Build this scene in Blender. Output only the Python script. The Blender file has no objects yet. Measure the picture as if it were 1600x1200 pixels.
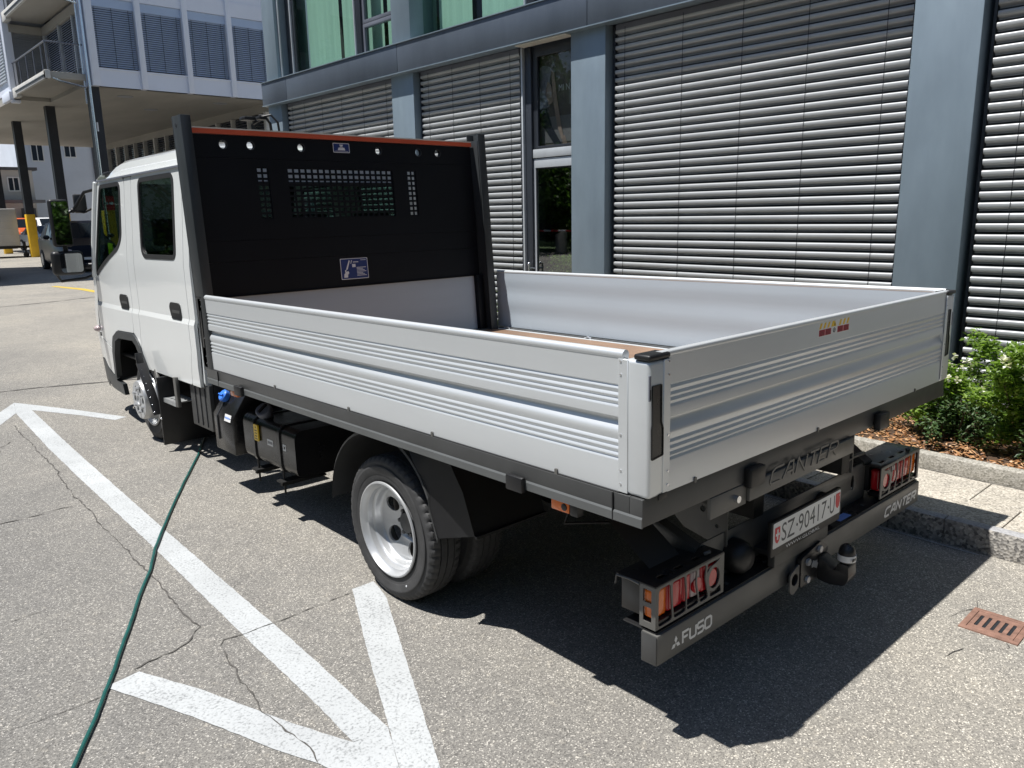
import bpy, bmesh, math, random
from mathutils import Vector, Matrix, Euler
from mathutils.geometry import tessellate_polygon

random.seed(7)
SC = bpy.context.scene
COL = SC.collection
PI = math.pi

# ------------------------------------------------------------------ camera
YAW, PITCH, ROLL, FPX = 0.73401, 0.21566, -0.020159, 1225.83
cam_d = bpy.data.cameras.new("camera")
cam = bpy.data.objects.new("camera", cam_d)
COL.objects.link(cam)
fw = Vector((math.sin(YAW) * math.cos(PITCH), math.cos(YAW) * math.cos(PITCH), -math.sin(PITCH)))
rt = Vector((math.cos(YAW), -math.sin(YAW), 0))
up = rt.cross(fw)
rt2 = rt * math.cos(ROLL) + up * math.sin(ROLL)
up2 = -rt * math.sin(ROLL) + up * math.cos(ROLL)
R = Matrix((rt2, up2, -fw)).transposed().to_4x4()
cam.matrix_world = Matrix.Translation((-1.67092, -1.29464, 1.65628)) @ R
cam_d.sensor_width = 36
cam_d.sensor_fit = 'HORIZONTAL'
cam_d.lens = FPX / 1600 * 36
cam_d.clip_start = 0.05
cam_d.clip_end = 3000
SC.camera = cam

# ------------------------------------------------------------------ world, sun, exposure
SUNV = Vector((-0.355, 0.19, 1.0)).normalized()          # towards the sun
EL = math.asin(SUNV.z)
AZ = math.atan2(SUNV.x, SUNV.y)
W = bpy.data.worlds.new("World")
SC.world = W
W.use_nodes = True
nt = W.node_tree
sky = nt.nodes.new("ShaderNodeTexSky")
sky.sky_type = 'NISHITA'
sky.sun_disc = False
sky.sun_elevation = EL
sky.sun_rotation = AZ
sky.altitude = 450
sky.air_density = 1.0
sky.dust_density = 0.6
bg = nt.nodes["Background"]
bg.inputs[1].default_value = 0.065
nt.links.new(sky.outputs[0], bg.inputs[0])
sun_d = bpy.data.lights.new("sun", 'SUN')
sun_d.energy = 5.0
sun_d.angle = math.radians(0.53)
sun_d.color = (1.0, 0.975, 0.935)
sun = bpy.data.objects.new("sun", sun_d)
COL.objects.link(sun)
sun.rotation_euler = SUNV.to_track_quat('Z', 'Y').to_euler()
sun.location = (0, 0, 40)
SC.view_settings.view_transform = 'Standard'
SC.view_settings.look = 'None'
SC.view_settings.exposure = 0.5
SC.view_settings.gamma = 1.0
SC.view_settings.use_curve_mapping = False
SC.render.engine = 'CYCLES'
SC.cycles.max_bounces = 8
SC.cycles.transparent_max_bounces = 16

# ------------------------------------------------------------------ materials
def mat_base(name):
    m = bpy.data.materials.new(name)
    m.use_nodes = True
    return m, m.node_tree, m.node_tree.nodes["Principled BSDF"]

def N(t, typ, **kw):
    n = t.nodes.new(typ)
    for k, v in kw.items():
        if isinstance(k, str) and hasattr(n, k):
            setattr(n, k, v)
    return n

def pos(t, scale=(1, 1, 1), coord='pos'):
    if coord == 'obj':
        src = N(t, "ShaderNodeTexCoord").outputs["Object"]
    else:
        src = N(t, "ShaderNodeNewGeometry").outputs["Position"]
    mp = N(t, "ShaderNodeMapping")
    mp.inputs["Scale"].default_value = scale
    t.links.new(src, mp.inputs["Vector"])
    return mp.outputs[0]

def ramp(t, fac, stops):
    r = N(t, "ShaderNodeValToRGB")
    els = r.color_ramp.elements
    while len(els) > 1:
        els.remove(els[-1])
    els[0].position, els[0].color = stops[0][0], tuple(stops[0][1]) + (1,)
    for p, c in stops[1:]:
        e = els.new(p)
        e.color = tuple(c) + (1,)
    t.links.new(fac, r.inputs[0])
    return r.outputs[0]

def mixc(t, fac, a, b, typ='MIX'):
    m = N(t, "ShaderNodeMix")
    m.data_type = 'RGBA'
    m.blend_type = typ
    for s, v in ((0, fac), (6, a), (7, b)):
        if isinstance(v, (float, int)):
            m.inputs[s].default_value = v
        elif isinstance(v, tuple):
            m.inputs[s].default_value = v + (1,) if len(v) == 3 else v
        else:
            t.links.new(v, m.inputs[s])
    return m.outputs[2]

def noise(t, scale, detail=4, rough=0.55, vec=None, sc=(1, 1, 1)):
    n = N(t, "ShaderNodeTexNoise")
    n.inputs["Scale"].default_value = scale
    n.inputs["Detail"].default_value = detail
    n.inputs["Roughness"].default_value = rough
    t.links.new(vec if vec is not None else pos(t, sc), n.inputs["Vector"])
    return n.outputs[0]

def bump(t, b, height, strength=0.2, dist=0.01):
    bp = N(t, "ShaderNodeBump")
    bp.inputs["Strength"].default_value = strength
    bp.inputs["Distance"].default_value = dist
    t.links.new(height, bp.inputs["Height"])
    t.links.new(bp.outputs[0], b.inputs["Normal"])

def plain(name, col, rough=0.5, metal=0.0, var=0.12, vscale=3.0, stretch=(1, 1, 1), coat=0.0, bstr=0.0, bscale=60,
          spec=0.5, rvar=0.0):
    """a surface of one colour with soft mottling, optional grain and uneven gloss"""
    m, t, b = mat_base(name)
    nz = noise(t, vscale, 5, 0.6, sc=stretch)
    lo = tuple(c * (1 - var) for c in col)
    hi = tuple(min(1, c * (1 + var)) for c in col)
    c = ramp(t, nz, [(0.3, lo), (0.7, hi)])
    t.links.new(c, b.inputs["Base Color"])
    b.inputs["Roughness"].default_value = rough
    if rvar:
        mr = N(t, "ShaderNodeMapRange")
        mr.inputs["To Min"].default_value = max(0.02, rough - rvar)
        mr.inputs["To Max"].default_value = rough + rvar
        t.links.new(noise(t, vscale * 2.3, 4), mr.inputs["Value"])
        t.links.new(mr.outputs[0], b.inputs["Roughness"])
    b.inputs["Metallic"].default_value = metal
    b.inputs["Specular IOR Level"].default_value = spec
    if coat:
        b.inputs["Coat Weight"].default_value = coat
        b.inputs["Coat Roughness"].default_value = 0.04
    if bstr:
        bump(t, b, noise(t, bscale, 3), bstr, 0.004)
    return m

def asphalt_mat():
    m, t, b = mat_base("asphalt")
    v = N(t, "ShaderNodeTexVoronoi")
    v.inputs["Scale"].default_value = 230
    t.links.new(pos(t), v.inputs["Vector"])
    sep = N(t, "ShaderNodeSeparateColor")
    t.links.new(v.outputs["Color"], sep.inputs[0])
    stone = ramp(t, sep.outputs[0], [(0.0, (0.105, 0.103, 0.1)), (0.25, (0.172, 0.168, 0.162)), (0.62, (0.212, 0.207, 0.198)),
                                     (0.88, (0.262, 0.255, 0.242)), (1.0, (0.52, 0.505, 0.475))])
    v2 = N(t, "ShaderNodeTexVoronoi")
    v2.inputs["Scale"].default_value = 60
    t.links.new(pos(t), v2.inputs["Vector"])
    sep2 = N(t, "ShaderNodeSeparateColor")
    t.links.new(v2.outputs["Color"], sep2.inputs[0])
    big = ramp(t, sep2.outputs[1], [(0.0, (0.95, 0.95, 0.95)), (0.95, (1.02, 1.018, 1.01)), (1.0, (1.2, 1.18, 1.14))])
    c = mixc(t, 1.0, stone, big, 'MULTIPLY')
    patch = ramp(t, noise(t, 0.55, 6, 0.6), [(0.3, (0.8, 0.8, 0.81)), (0.5, (0.98, 0.97, 0.96)), (0.72, (1.17, 1.14, 1.09))])
    c = mixc(t, 1.0, c, patch, 'MULTIPLY')
    fine = ramp(t, noise(t, 7, 5, 0.65), [(0.3, (0.93, 0.93, 0.935)), (0.7, (1.06, 1.06, 1.05))])
    c = mixc(t, 1.0, c, fine, 'MULTIPLY')
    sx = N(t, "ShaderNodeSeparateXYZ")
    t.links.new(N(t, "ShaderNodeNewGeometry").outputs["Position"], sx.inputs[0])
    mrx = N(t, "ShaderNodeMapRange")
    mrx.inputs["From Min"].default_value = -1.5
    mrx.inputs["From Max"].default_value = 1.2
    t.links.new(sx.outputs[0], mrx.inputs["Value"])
    tone_mul = ramp(t, mrx.outputs[0], [(0.0, (0.83, 0.83, 0.828)), (1.0, (1.28, 1.245, 1.17))])  # asphalt tone along x: greyer at left, lighter and warmer at right
    c = mixc(t, 1.0, c, tone_mul, 'MULTIPLY')
    t.links.new(c, b.inputs["Base Color"])
    b.inputs["Roughness"].default_value = 0.88
    b.inputs["Specular IOR Level"].default_value = 0.3
    bump(t, b, v.outputs["Distance"], 0.4, 0.003)
    return m

def aggregate_mat(name, cols, scale=140, big=1.0, bstr=0.4):
    m, t, b = mat_base(name)
    v = N(t, "ShaderNodeTexVoronoi")
    v.inputs["Scale"].default_value = scale
    t.links.new(pos(t), v.inputs["Vector"])
    sep = N(t, "ShaderNodeSeparateColor")
    t.links.new(v.outputs["Color"], sep.inputs[0])
    n = len(cols)
    c = ramp(t, sep.outputs[0], [(i / (n - 1), c) for i, c in enumerate(cols)])
    patch = ramp(t, noise(t, 2.2 * big, 6, 0.65), [(0.3, (0.8, 0.8, 0.8)), (0.7, (1.13, 1.12, 1.1))])
    c = mixc(t, 1.0, c, patch, 'MULTIPLY')
    t.links.new(c, b.inputs["Base Color"])
    b.inputs["Roughness"].default_value = 0.9
    bump(t, b, v.outputs["Distance"], bstr, 0.004)
    return m

def paint_mat(name, col, tone_mul=0.5):
    m, t, b = mat_base(name)
    nz = noise(t, 95, 3, 0.6)
    nb = noise(t, 6, 5, 0.6)
    ad = N(t, "ShaderNodeMath")
    ad.operation = 'ADD'
    t.links.new(nz, ad.inputs[0])
    mm = N(t, "ShaderNodeMath")
    mm.operation = 'MULTIPLY'
    mm.inputs[1].default_value = 0.3
    t.links.new(nb, mm.inputs[0])
    t.links.new(mm.outputs[0], ad.inputs[1])
    lo = tuple(c * tone_mul for c in col)  # darker tone of the worn paint specks
    c = ramp(t, ad.outputs[0], [(0.5, lo), (0.565, tuple(c * 0.86 for c in col)), (0.67, col)])
    c = mixc(t, 1.0, c, ramp(t, noise(t, 1.6, 5, 0.6), [(0.3, (0.84, 0.84, 0.84)), (0.7, (1.04, 1.04, 1.04))]), 'MULTIPLY')
    t.links.new(c, b.inputs["Base Color"])
    b.inputs["Roughness"].default_value = 0.7
    bump(t, b, nz, 0.4, 0.003)
    return m

def metal_sheet(name, col, rough, metal, smear=0.08):
    """weathered coated sheet with cloudy smears"""
    m, t, b = mat_base(name)
    n1 = noise(t, 1.3, 6, 0.62, sc=(1, 1, 0.45))
    n2 = noise(t, 5.0, 4, 0.7, sc=(1, 1, 0.15))
    c = ramp(t, n1, [(0.3, tuple(c * (1 - smear) for c in col)), (0.55, col), (0.75, tuple(min(1, c * (1 + smear)) for c in col))])
    c = mixc(t, 1.0, c, ramp(t, n2, [(0.25, (0.93, 0.93, 0.94)), (0.6, (1.02, 1.02, 1.02))]), 'MULTIPLY')
    t.links.new(c, b.inputs["Base Color"])
    mr = N(t, "ShaderNodeMapRange")
    mr.inputs["To Min"].default_value = rough - 0.1
    mr.inputs["To Max"].default_value = rough + 0.12
    t.links.new(n1, mr.inputs["Value"])
    t.links.new(mr.outputs[0], b.inputs["Roughness"])
    b.inputs["Metallic"].default_value = metal
    return m

def glass_mat(name, tint=(0.5, 0.6, 0.58), refl=1.0, coated=0.0):
    """thin pane: tinted see-through plus fresnel mirror"""
    m = bpy.data.materials.new(name)
    m.use_nodes = True
    t = m.node_tree
    t.nodes.remove(t.nodes["Principled BSDF"])
    out = t.nodes["Material Output"]
    tr = N(t, "ShaderNodeBsdfTransparent")
    tr.inputs[0].default_value = tint + (1,)
    gl = N(t, "ShaderNodeBsdfGlossy")
    gl.inputs["Roughness"].default_value = 0.015
    fr = N(t, "ShaderNodeFresnel")
    fr.inputs[0].default_value = 1.6
    mu = N(t, "ShaderNodeMath")
    mu.operation = 'MULTIPLY'
    mu.use_clamp = True
    mu.inputs[1].default_value = refl
    t.links.new(fr.outputs[0], mu.inputs[0])
    # only the face towards the viewer mirrors; the far face of the sheet lets light straight through
    bk = N(t, "ShaderNodeMath")
    bk.operation = 'SUBTRACT'
    bk.inputs[0].default_value = 1.0
    t.links.new(N(t, "ShaderNodeNewGeometry").outputs["Backfacing"], bk.inputs[1])
    m2 = N(t, "ShaderNodeMath")
    m2.operation = 'MULTIPLY'
    if coated:
        m2.inputs[0].default_value = coated
    else:
        t.links.new(mu.outputs[0], m2.inputs[0])
    t.links.new(bk.outputs[0], m2.inputs[1])
    mx = N(t, "ShaderNodeMixShader")
    t.links.new(m2.outputs[0], mx.inputs[0])
    t.links.new(tr.outputs[0], mx.inputs[1])
    t.links.new(gl.outputs[0], mx.inputs[2])
    t.links.new(mx.outputs[0], out.inputs[0])
    return m

def lens_mat(name, col, dark=0.25):
    m, t, b = mat_base(name)
    w = N(t, "ShaderNodeTexWave")
    w.inputs["Scale"].default_value = 55
    t.links.new(pos(t), w.inputs["Vector"])
    c = ramp(t, w.outputs[1], [(0.2, tuple(x * dark * 2 for x in col)), (0.8, col)])
    t.links.new(c, b.inputs["Base Color"])
    b.inputs["Roughness"].default_value = 0.2
    b.inputs["Coat Weight"].default_value = 0.35
    b.inputs["Coat Roughness"].default_value = 0.03
    return m

def leaf_mat(name, cols, trans=0.35):
    m, t, b = mat_base(name)
    g = N(t, "ShaderNodeNewGeometry")
    c = ramp(t, g.outputs["Random Per Island"], [(i / (len(cols) - 1), c) for i, c in enumerate(cols)])
    t.links.new(c, b.inputs["Base Color"])
    b.inputs["Roughness"].default_value = 0.45
    out = t.nodes["Material Output"]
    tl = N(t, "ShaderNodeBsdfTranslucent")
    c2 = mixc(t, 1.0, c, (1.2, 1.35, 0.6), 'MULTIPLY')
    t.links.new(c2, tl.inputs[0])
    mx = N(t, "ShaderNodeMixShader")
    mx.inputs[0].default_value = trans
    t.links.new(b.outputs[0], mx.inputs[1])
    t.links.new(tl.outputs[0], mx.inputs[2])
    t.links.new(mx.outputs[0], out.inputs[0])
    return m

def wood_mat(name, a, bcol):
    m, t, b = mat_base(name)
    nz = noise(t, 6, 8, 0.7, sc=(9, 0.7, 3))
    c = ramp(t, nz, [(0.3, a), (0.7, bcol)])
    c = mixc(t, 1.0, c, ramp(t, noise(t, 3, 5), [(0.35, (0.8, 0.8, 0.8)), (0.65, (1.1, 1.08, 1.05))]), 'MULTIPLY')
    t.links.new(c, b.inputs["Base Color"])
    b.inputs["Roughness"].default_value = 0.55
    return m

M = dict(
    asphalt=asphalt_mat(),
    paint=paint_mat("road_paint", (0.445, 0.46, 0.465), 0.58),
    yellow_paint=paint_mat("yellow_road_paint", (0.62, 0.44, 0.05), 0.6),
    tar=plain("tar_crack", (0.075, 0.07, 0.064), 0.95, var=0.5, vscale=30),
    granite=aggregate_mat("granite_kerb", [(0.12, 0.115, 0.11), (0.22, 0.21, 0.2), (0.3, 0.285, 0.265), (0.4, 0.38, 0.35), (0.5, 0.47, 0.43)], 75, 3, 0.9),
    granite_top=aggregate_mat("granite_kerb_top", [(0.27, 0.27, 0.28), (0.34, 0.34, 0.35), (0.4, 0.4, 0.41)], 120, 2, 0.2),
    slab=aggregate_mat("washed_concrete_slab", [(0.23, 0.21, 0.18), (0.36, 0.33, 0.28), (0.45, 0.41, 0.35), (0.56, 0.52, 0.45)], 120, 1.5, 0.4),
    planter=aggregate_mat("planter_concrete", [(0.22, 0.21, 0.18), (0.3, 0.285, 0.25), (0.37, 0.35, 0.31), (0.43, 0.41, 0.37)], 110, 3, 0.4),
    soil=plain("garden_soil", (0.07, 0.04, 0.022), 0.95, var=0.5, vscale=20),
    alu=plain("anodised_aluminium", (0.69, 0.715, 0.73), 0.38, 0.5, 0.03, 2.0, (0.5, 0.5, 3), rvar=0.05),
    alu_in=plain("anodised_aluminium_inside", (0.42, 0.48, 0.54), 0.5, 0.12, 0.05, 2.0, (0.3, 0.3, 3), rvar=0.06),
    post=plain("post_grey_coating", (0.03, 0.034, 0.037), 0.42, 0.0, 0.1, 5, rvar=0.08),
    frame=plain("dark_grey_coating", (0.052, 0.053, 0.053), 0.42, 0.0, 0.1, 5, rvar=0.08),
    frame_lip=plain("lit_lip_coating", (0.1, 0.105, 0.105), 0.4, 0.0, 0.08, 5),  # frame grey lightened: the lit lower band is painted into the colour
    frame2=plain("grey_chassis_coating", (0.105, 0.103, 0.096), 0.4, 0.0, 0.12, 5, rvar=0.1),
    black=plain("black_plastic", (0.01, 0.01, 0.011), 0.45, 0.0, 0.25, 9, rvar=0.1),
    satin=plain("black_satin_paint", (0.018, 0.018, 0.019), 0.3, 0.0, 0.2, 6, rvar=0.1),
    under=plain("chassis_black", (0.008, 0.008, 0.008), 0.6, 0.0, 0.3, 6),
    head=plain("headboard_black", (0.004, 0.005, 0.008), 0.5, 0.0, 0.12, 3, rvar=0.06, spec=0.22),
    white=plain("white_car_paint", (0.78, 0.8, 0.79), 0.3, 0.0, 0.015, 1.5, coat=1.0),
    rubber=plain("tyre_rubber", (0.042, 0.042, 0.043), 0.72, 0.0, 0.25, 12, bstr=0.25, bscale=120),
    seal=plain("rubber_seal", (0.02, 0.02, 0.021), 0.55),
    rim=plain("silver_rim", (0.5, 0.51, 0.52), 0.36, 0.5, 0.06, 10, rvar=0.07),
    chrome=plain("bright_steel", (0.75, 0.76, 0.78), 0.2, 0.95, 0.04, 10),
    orange=plain("red_orange_strip", (0.62, 0.1, 0.04), 0.5, 0.0, 0.08, 6),
    cream=plain("cream_edge", (0.65, 0.62, 0.55), 0.5),
    wood=wood_mat("brown_plywood_floor", (0.17, 0.105, 0.068), (0.29, 0.185, 0.12)),
    red_lens=lens_mat("red_lens", (0.55, 0.012, 0.02), 0.35),
    amber_lens=lens_mat("amber_lens", (0.85, 0.17, 0.005), 0.4),
    clear_lens=lens_mat("clear_lens", (0.5, 0.4, 0.4), 0.4),
    letter=plain("silver_lettering", (0.72, 0.72, 0.72), 0.4, 0.1),
    plate=plain("number_plate_white", (0.72, 0.72, 0.71), 0.4),
    ink=plain("black_print", (0.02, 0.02, 0.022), 0.5),
    grey_ink=plain("grey_print", (0.07, 0.075, 0.08), 0.5),
    red=plain("red_print", (0.6, 0.03, 0.04), 0.45),
    dullred=plain("dull_red_print", (0.42, 0.03, 0.05), 0.5),
    yel=plain("yellow_print", (0.8, 0.52, 0.02), 0.4, var=0.03),
    blue=plain("blue_print", (0.012, 0.03, 0.16), 0.4),
    lightblue=plain("light_blue_sticker", (0.25, 0.42, 0.9), 0.4),
    capblue=plain("blue_cap_plastic", (0.05, 0.2, 0.75), 0.35),
    white_ink=plain("white_print", (0.75, 0.76, 0.78), 0.5),
    tank=plain("fuel_tank_black", (0.012, 0.012, 0.013), 0.24, 0.0, 0.2, 4, rvar=0.1),
    step=plain("galvanised_step", (0.4, 0.41, 0.41), 0.45, 0.5, 0.15, 20),
    seat=plain("dark_seat_cloth", (0.04, 0.042, 0.045), 0.85, var=0.2),
    hivis=plain("hi_vis_yellow", (0.62, 0.85, 0.02), 0.6, var=0.05),
    cabglass=glass_mat("cab_glass", (0.5, 0.6, 0.57), 1.2),
    mirror=plain("mirror_glass", (0.6, 0.62, 0.63), 0.02, 1.0, 0.01),
    zinc=metal_sheet("grey_blue_facade_sheet", (0.225, 0.285, 0.335), 0.42, 0.25, 0.2),
    zinc2=metal_sheet("grey_fascia_sheet", (0.1, 0.12, 0.15), 0.38, 0.3, 0.2),
    slat=plain("blind_slat_coating", (0.42, 0.435, 0.445), 0.38, 0.15, 0.05, 3, rvar=0.05),
    dark=plain("dark_recess", (0.014, 0.016, 0.02), 0.6),
    wframe=plain("window_frame_dark", (0.03, 0.035, 0.045), 0.4),
    wgrey=plain("window_frame_grey", (0.13, 0.14, 0.17), 0.4),
    wpale=plain("window_frame_pale", (0.5, 0.53, 0.56), 0.4, 0.2),
    glass=glass_mat("green_window_glass", (0.72, 0.82, 0.775), 0.6),
    tglass=glass_mat("transom_glass", (0.75, 0.77, 0.78), 1.3),
    dglass=glass_mat("door_glass", (0.8, 0.84, 0.83), 1.0, 0.27),
    curtain=plain("pale_curtain", (0.74, 0.8, 0.77), 0.9, 0.0, 0.06, 9, (1, 4, 0.12)),
    curtain2=plain("grey_curtain", (0.2, 0.27, 0.25), 0.9, 0.0, 0.1, 9, (1, 4, 0.12)),
    room=plain("dark_room", (0.035, 0.04, 0.043), 0.9),
    poster=plain("poster_brown_grey", (0.2, 0.17, 0.15), 0.6, var=0.3, vscale=1.5),
    poster_grey=plain("poster_grey", (0.3, 0.29, 0.28), 0.6),
    skin=plain("poster_skin_tone", (0.5, 0.38, 0.3), 0.6),
    shirt=plain("poster_shirt", (0.36, 0.36, 0.4), 0.6),
    trousers=plain("poster_trousers", (0.03, 0.035, 0.05), 0.6),
    lb_panel=plain("pale_blue_facade_panel", (0.74, 0.78, 0.88), 0.5, 0.0, 0.04, 0.6),
    lb_panel2=plain("facade_header_panel", (0.42, 0.52, 0.7), 0.45, 0.0, 0.06, 0.8),
    lb_blind=plain("blue_grey_blind", (0.5, 0.56, 0.68), 0.4, 0.05, 0.06, 1.5),
    lb_blind2=plain("grey_blind", (0.38, 0.39, 0.41), 0.45, 0.15, 0.06, 1.5),
    concrete=plain("board_marked_concrete", (0.38, 0.36, 0.32), 0.85, 0.0, 0.12, 0.8, (1, 0.3, 1), bstr=0.2, bscale=15),
    concrete_w=plain("whitish_concrete_edge", (0.58, 0.57, 0.54), 0.85, 0.0, 0.12, 2),
    steel=plain("blackened_steel", (0.018, 0.02, 0.026), 0.5, 0.0, 0.25, 2),
    colyel=plain("column_yellow", (0.75, 0.45, 0.02), 0.5, 0.0, 0.1, 3),
    wall_w=plain("pale_render_wall", (0.66, 0.7, 0.77), 0.85, 0.0, 0.06, 0.5),
    wall_c=plain("cream_render_wall", (0.5, 0.5, 0.48), 0.85, 0.0, 0.06, 0.5),
    wall_b=plain("blue_grey_cladding", (0.28, 0.36, 0.5), 0.6, 0.1, 0.06, 0.5),
    wall_d=plain("dark_ribbed_cladding", (0.085, 0.09, 0.1), 0.6, 0.1, 0.08, 0.5),
    pane=plain("far_window_glass", (0.03, 0.04, 0.055), 0.08),
    carblue=plain("dark_blue_car_paint", (0.004, 0.006, 0.014), 0.3, 0.0, 0.05, 2, spec=0.25),
    carblack=plain("black_car_paint", (0.01, 0.011, 0.013), 0.22, 0.2, 0.05, 2, coat=1.0),
    carorange=plain("orange_van_paint", (0.7, 0.13, 0.03), 0.35, 0.0, 0.04, 2, coat=0.6),
    carwhite=plain("white_van_paint", (0.75, 0.76, 0.76), 0.35, 0.0, 0.02, 2, coat=0.6),
    carsilver=plain("silver_car_paint", (0.4, 0.42, 0.45), 0.3, 0.6, 0.03, 2, coat=0.6),
    carglass=plain("dark_car_glass", (0.012, 0.016, 0.02), 0.05, 0.0, 0.05),
    tarp=plain("pale_trailer_tarp", (0.45, 0.45, 0.44), 0.7, 0.0, 0.08, 2),
    rust=plain("rusty_cast_iron", (0.24, 0.135, 0.1), 0.8, 0.2, 0.3, 25, bstr=0.4, bscale=80),
    hose=plain("green_hose_rubber", (0.012, 0.085, 0.075), 0.35, 0.0, 0.2, 14),
    leaf_rose=leaf_mat("rose_leaves", [(0.07, 0.13, 0.022), (0.14, 0.23, 0.035), (0.2, 0.31, 0.05), (0.29, 0.4, 0.09)], 0.5),
    leaf_dark=leaf_mat("dark_shrub_leaves", [(0.035, 0.08, 0.03), (0.07, 0.13, 0.05), (0.11, 0.18, 0.075), (0.17, 0.25, 0.12)], 0.4),
    leaf_tree=leaf_mat("tree_leaves", [(0.03, 0.07, 0.02), (0.06, 0.12, 0.03), (0.1, 0.18, 0.045)], 0.45),
    petal=leaf_mat("white_petals", [(0.72, 0.7, 0.6), (0.82, 0.8, 0.72), (0.85, 0.82, 0.78)], 0.25),
    stem=plain("brown_stem", (0.07, 0.05, 0.03), 0.85, var=0.3, vscale=12),
    chips=leaf_mat("bark_chips", [(0.12, 0.055, 0.022), (0.26, 0.115, 0.045), (0.38, 0.19, 0.08), (0.52, 0.32, 0.17)], 0.0),
    grass=leaf_mat("grass_blades", [(0.05, 0.09, 0.02), (0.09, 0.14, 0.03)], 0.3),
    bin=plain("bin_steel", (0.35, 0.34, 0.31), 0.4, 0.5, 0.1, 5),
)

# ------------------------------------------------------------------ mesh helpers
class MB:
    """collects shapes; build() links them as one mesh object"""
    def __init__(self):
        self.v = []; self.f = []; self.m = []; self.cur = 0

    def add(self, vs, fs, mi=None):
        o = len(self.v)
        self.v += [Vector(p) for p in vs]
        self.f += [tuple(i + o for i in f) for f in fs]
        self.m += [self.cur if mi is None else mi] * len(fs)
        return self

    def box(self, x0, x1, y0, y1, z0, z1):
        p = [(x, y, z) for x in (x0, x1) for y in (y0, y1) for z in (z0, z1)]
        return self.add(p, [(0, 1, 3, 2), (4, 6, 7, 5), (0, 4, 5, 1), (2, 3, 7, 6), (0, 2, 6, 4), (1, 5, 7, 3)])

    def bar(self, a, b, w, h, upv=(0, 0, 1)):
        a = Vector(a); b = Vector(b); d = (b - a).normalized()
        s = d.cross(Vector(upv))
        if s.length < 1e-4:
            s = d.cross(Vector((1, 0, 0)))
        s.normalize(); u = s.cross(d)
        p = []
        for q in (a, b):
            for i in (-1, 1):
                for j in (-1, 1):
                    p.append(q + s * i * w / 2 + u * j * h / 2)
        return self.add(p, [(0, 1, 3, 2), (4, 6, 7, 5), (0, 4, 5, 1), (2, 3, 7, 6), (0, 2, 6, 4), (1, 5, 7, 3)])

    def tube(self, pts, r, n=8, caps=True):
        pts = [Vector(p) for p in pts]
        rs = r if isinstance(r, (list, tuple)) else [r] * len(pts)
        vs = []; fs = []
        ref = Vector((0.13, 0.31, 0.94))
        for i, p in enumerate(pts):
            d = (pts[min(i + 1, len(pts) - 1)] - pts[max(i - 1, 0)]).normalized()
            s = d.cross(ref).normalized(); u = s.cross(d)
            for k in range(n):
                a = 2 * PI * k / n
                vs.append(p + (s * math.cos(a) + u * math.sin(a)) * rs[i])
        for i in range(len(pts) - 1):
            for k in range(n):
                fs.append((i * n + k, i * n + (k + 1) % n, (i + 1) * n + (k + 1) % n, (i + 1) * n + k))
        if caps:
            fs.append(tuple(range(n))[::-1]); fs.append(tuple((len(pts) - 1) * n + k for k in range(n)))
        return self.add(vs, fs)

    def lathe(self, prof, c, axis='x', n=48, sx=1.0, close=False):
        """prof: (offset along axis, radius)"""
        c = Vector(c); vs = []; fs = []
        for (a, r) in prof:
            for k in range(n):
                t = 2 * PI * k / n
                p, q = r * math.cos(t), r * math.sin(t)
                if axis == 'x': vs.append(c + Vector((a * sx, p, q)))
                elif axis == 'y': vs.append(c + Vector((p, a * sx, q)))
                else: vs.append(c + Vector((p, q, a * sx)))
        m = len(prof)
        for i in range(m - 1 if not close else m):
            for k in range(n):
                j = (i + 1) % m
                fs.append((i * n + k, i * n + (k + 1) % n, j * n + (k + 1) % n, j * n + k))
        return self.add(vs, fs)

    def disc(self, c, r, axis, a, b, n=24):
        return self.prism(circ((0, 0), r, n), [], axis, a, b, c)

    def prism(self, outer, holes, axis, a, b, c=(0, 0, 0)):
        """polygon with holes in the plane across axis, from a to b along it"""
        loops = [outer] + list(holes)
        flat = [p for l in loops for p in l]
        def mp(p, d):
            if axis == 'x': q = (d, p[0], p[1])
            elif axis == 'y': q = (p[0], d, p[1])
            else: q = (p[0], p[1], d)
            return Vector(q) + Vector(c)
        tris = tessellate_polygon([[Vector((p[0], p[1], 0)) for p in l] for l in loops])
        n = len(flat)
        vs = [mp(p, a) for p in flat] + [mp(p, b) for p in flat]
        fs = [tuple(t) for t in tris] + [tuple(i + n for i in t)[::-1] for t in tris]
        o = 0
        for l in loops:
            k = len(l)
            for i in range(k):
                j = (i + 1) % k
                fs.append((o + i, o + j, o + j + n, o + i + n))
            o += k
        return self.add(vs, fs)

    def extrude_profile(self, prof, axis, a, b, closed=True):
        """profile of (u,w) swept along axis; x: (y,z) y: (x,z) z: (x,y)"""
        vs = []
        for d in (a, b):
            for (u, w) in prof:
                vs.append((d, u, w) if axis == 'x' else (u, d, w) if axis == 'y' else (u, w, d))
        k = len(prof)
        fs = [(i, (i + 1) % k, (i + 1) % k + k, i + k) for i in range(k if closed else k - 1)]
        if closed:
            tris = tessellate_polygon([[Vector((p[0], p[1], 0)) for p in prof]])
            fs += [tuple(t) for t in tris] + [tuple(i + k for i in t) for t in tris]
        return self.add(vs, fs)

    def sphere(self, c, r, nu=12, nv=8, sc=(1, 1, 1)):
        vs = []; fs = []
        for j in range(nv + 1):
            t = PI * j / nv
            for i in range(nu):
                p = 2 * PI * i / nu
                vs.append((c[0] + r * sc[0] * math.sin(t) * math.cos(p), c[1] + r * sc[1] * math.sin(t) * math.sin(p), c[2] + r * sc[2] * math.cos(t)))
        for j in range(nv):
            for i in range(nu):
                fs.append((j * nu + i, j * nu + (i + 1) % nu, (j + 1) * nu + (i + 1) % nu, (j + 1) * nu + i))
        return self.add(vs, fs)

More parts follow.
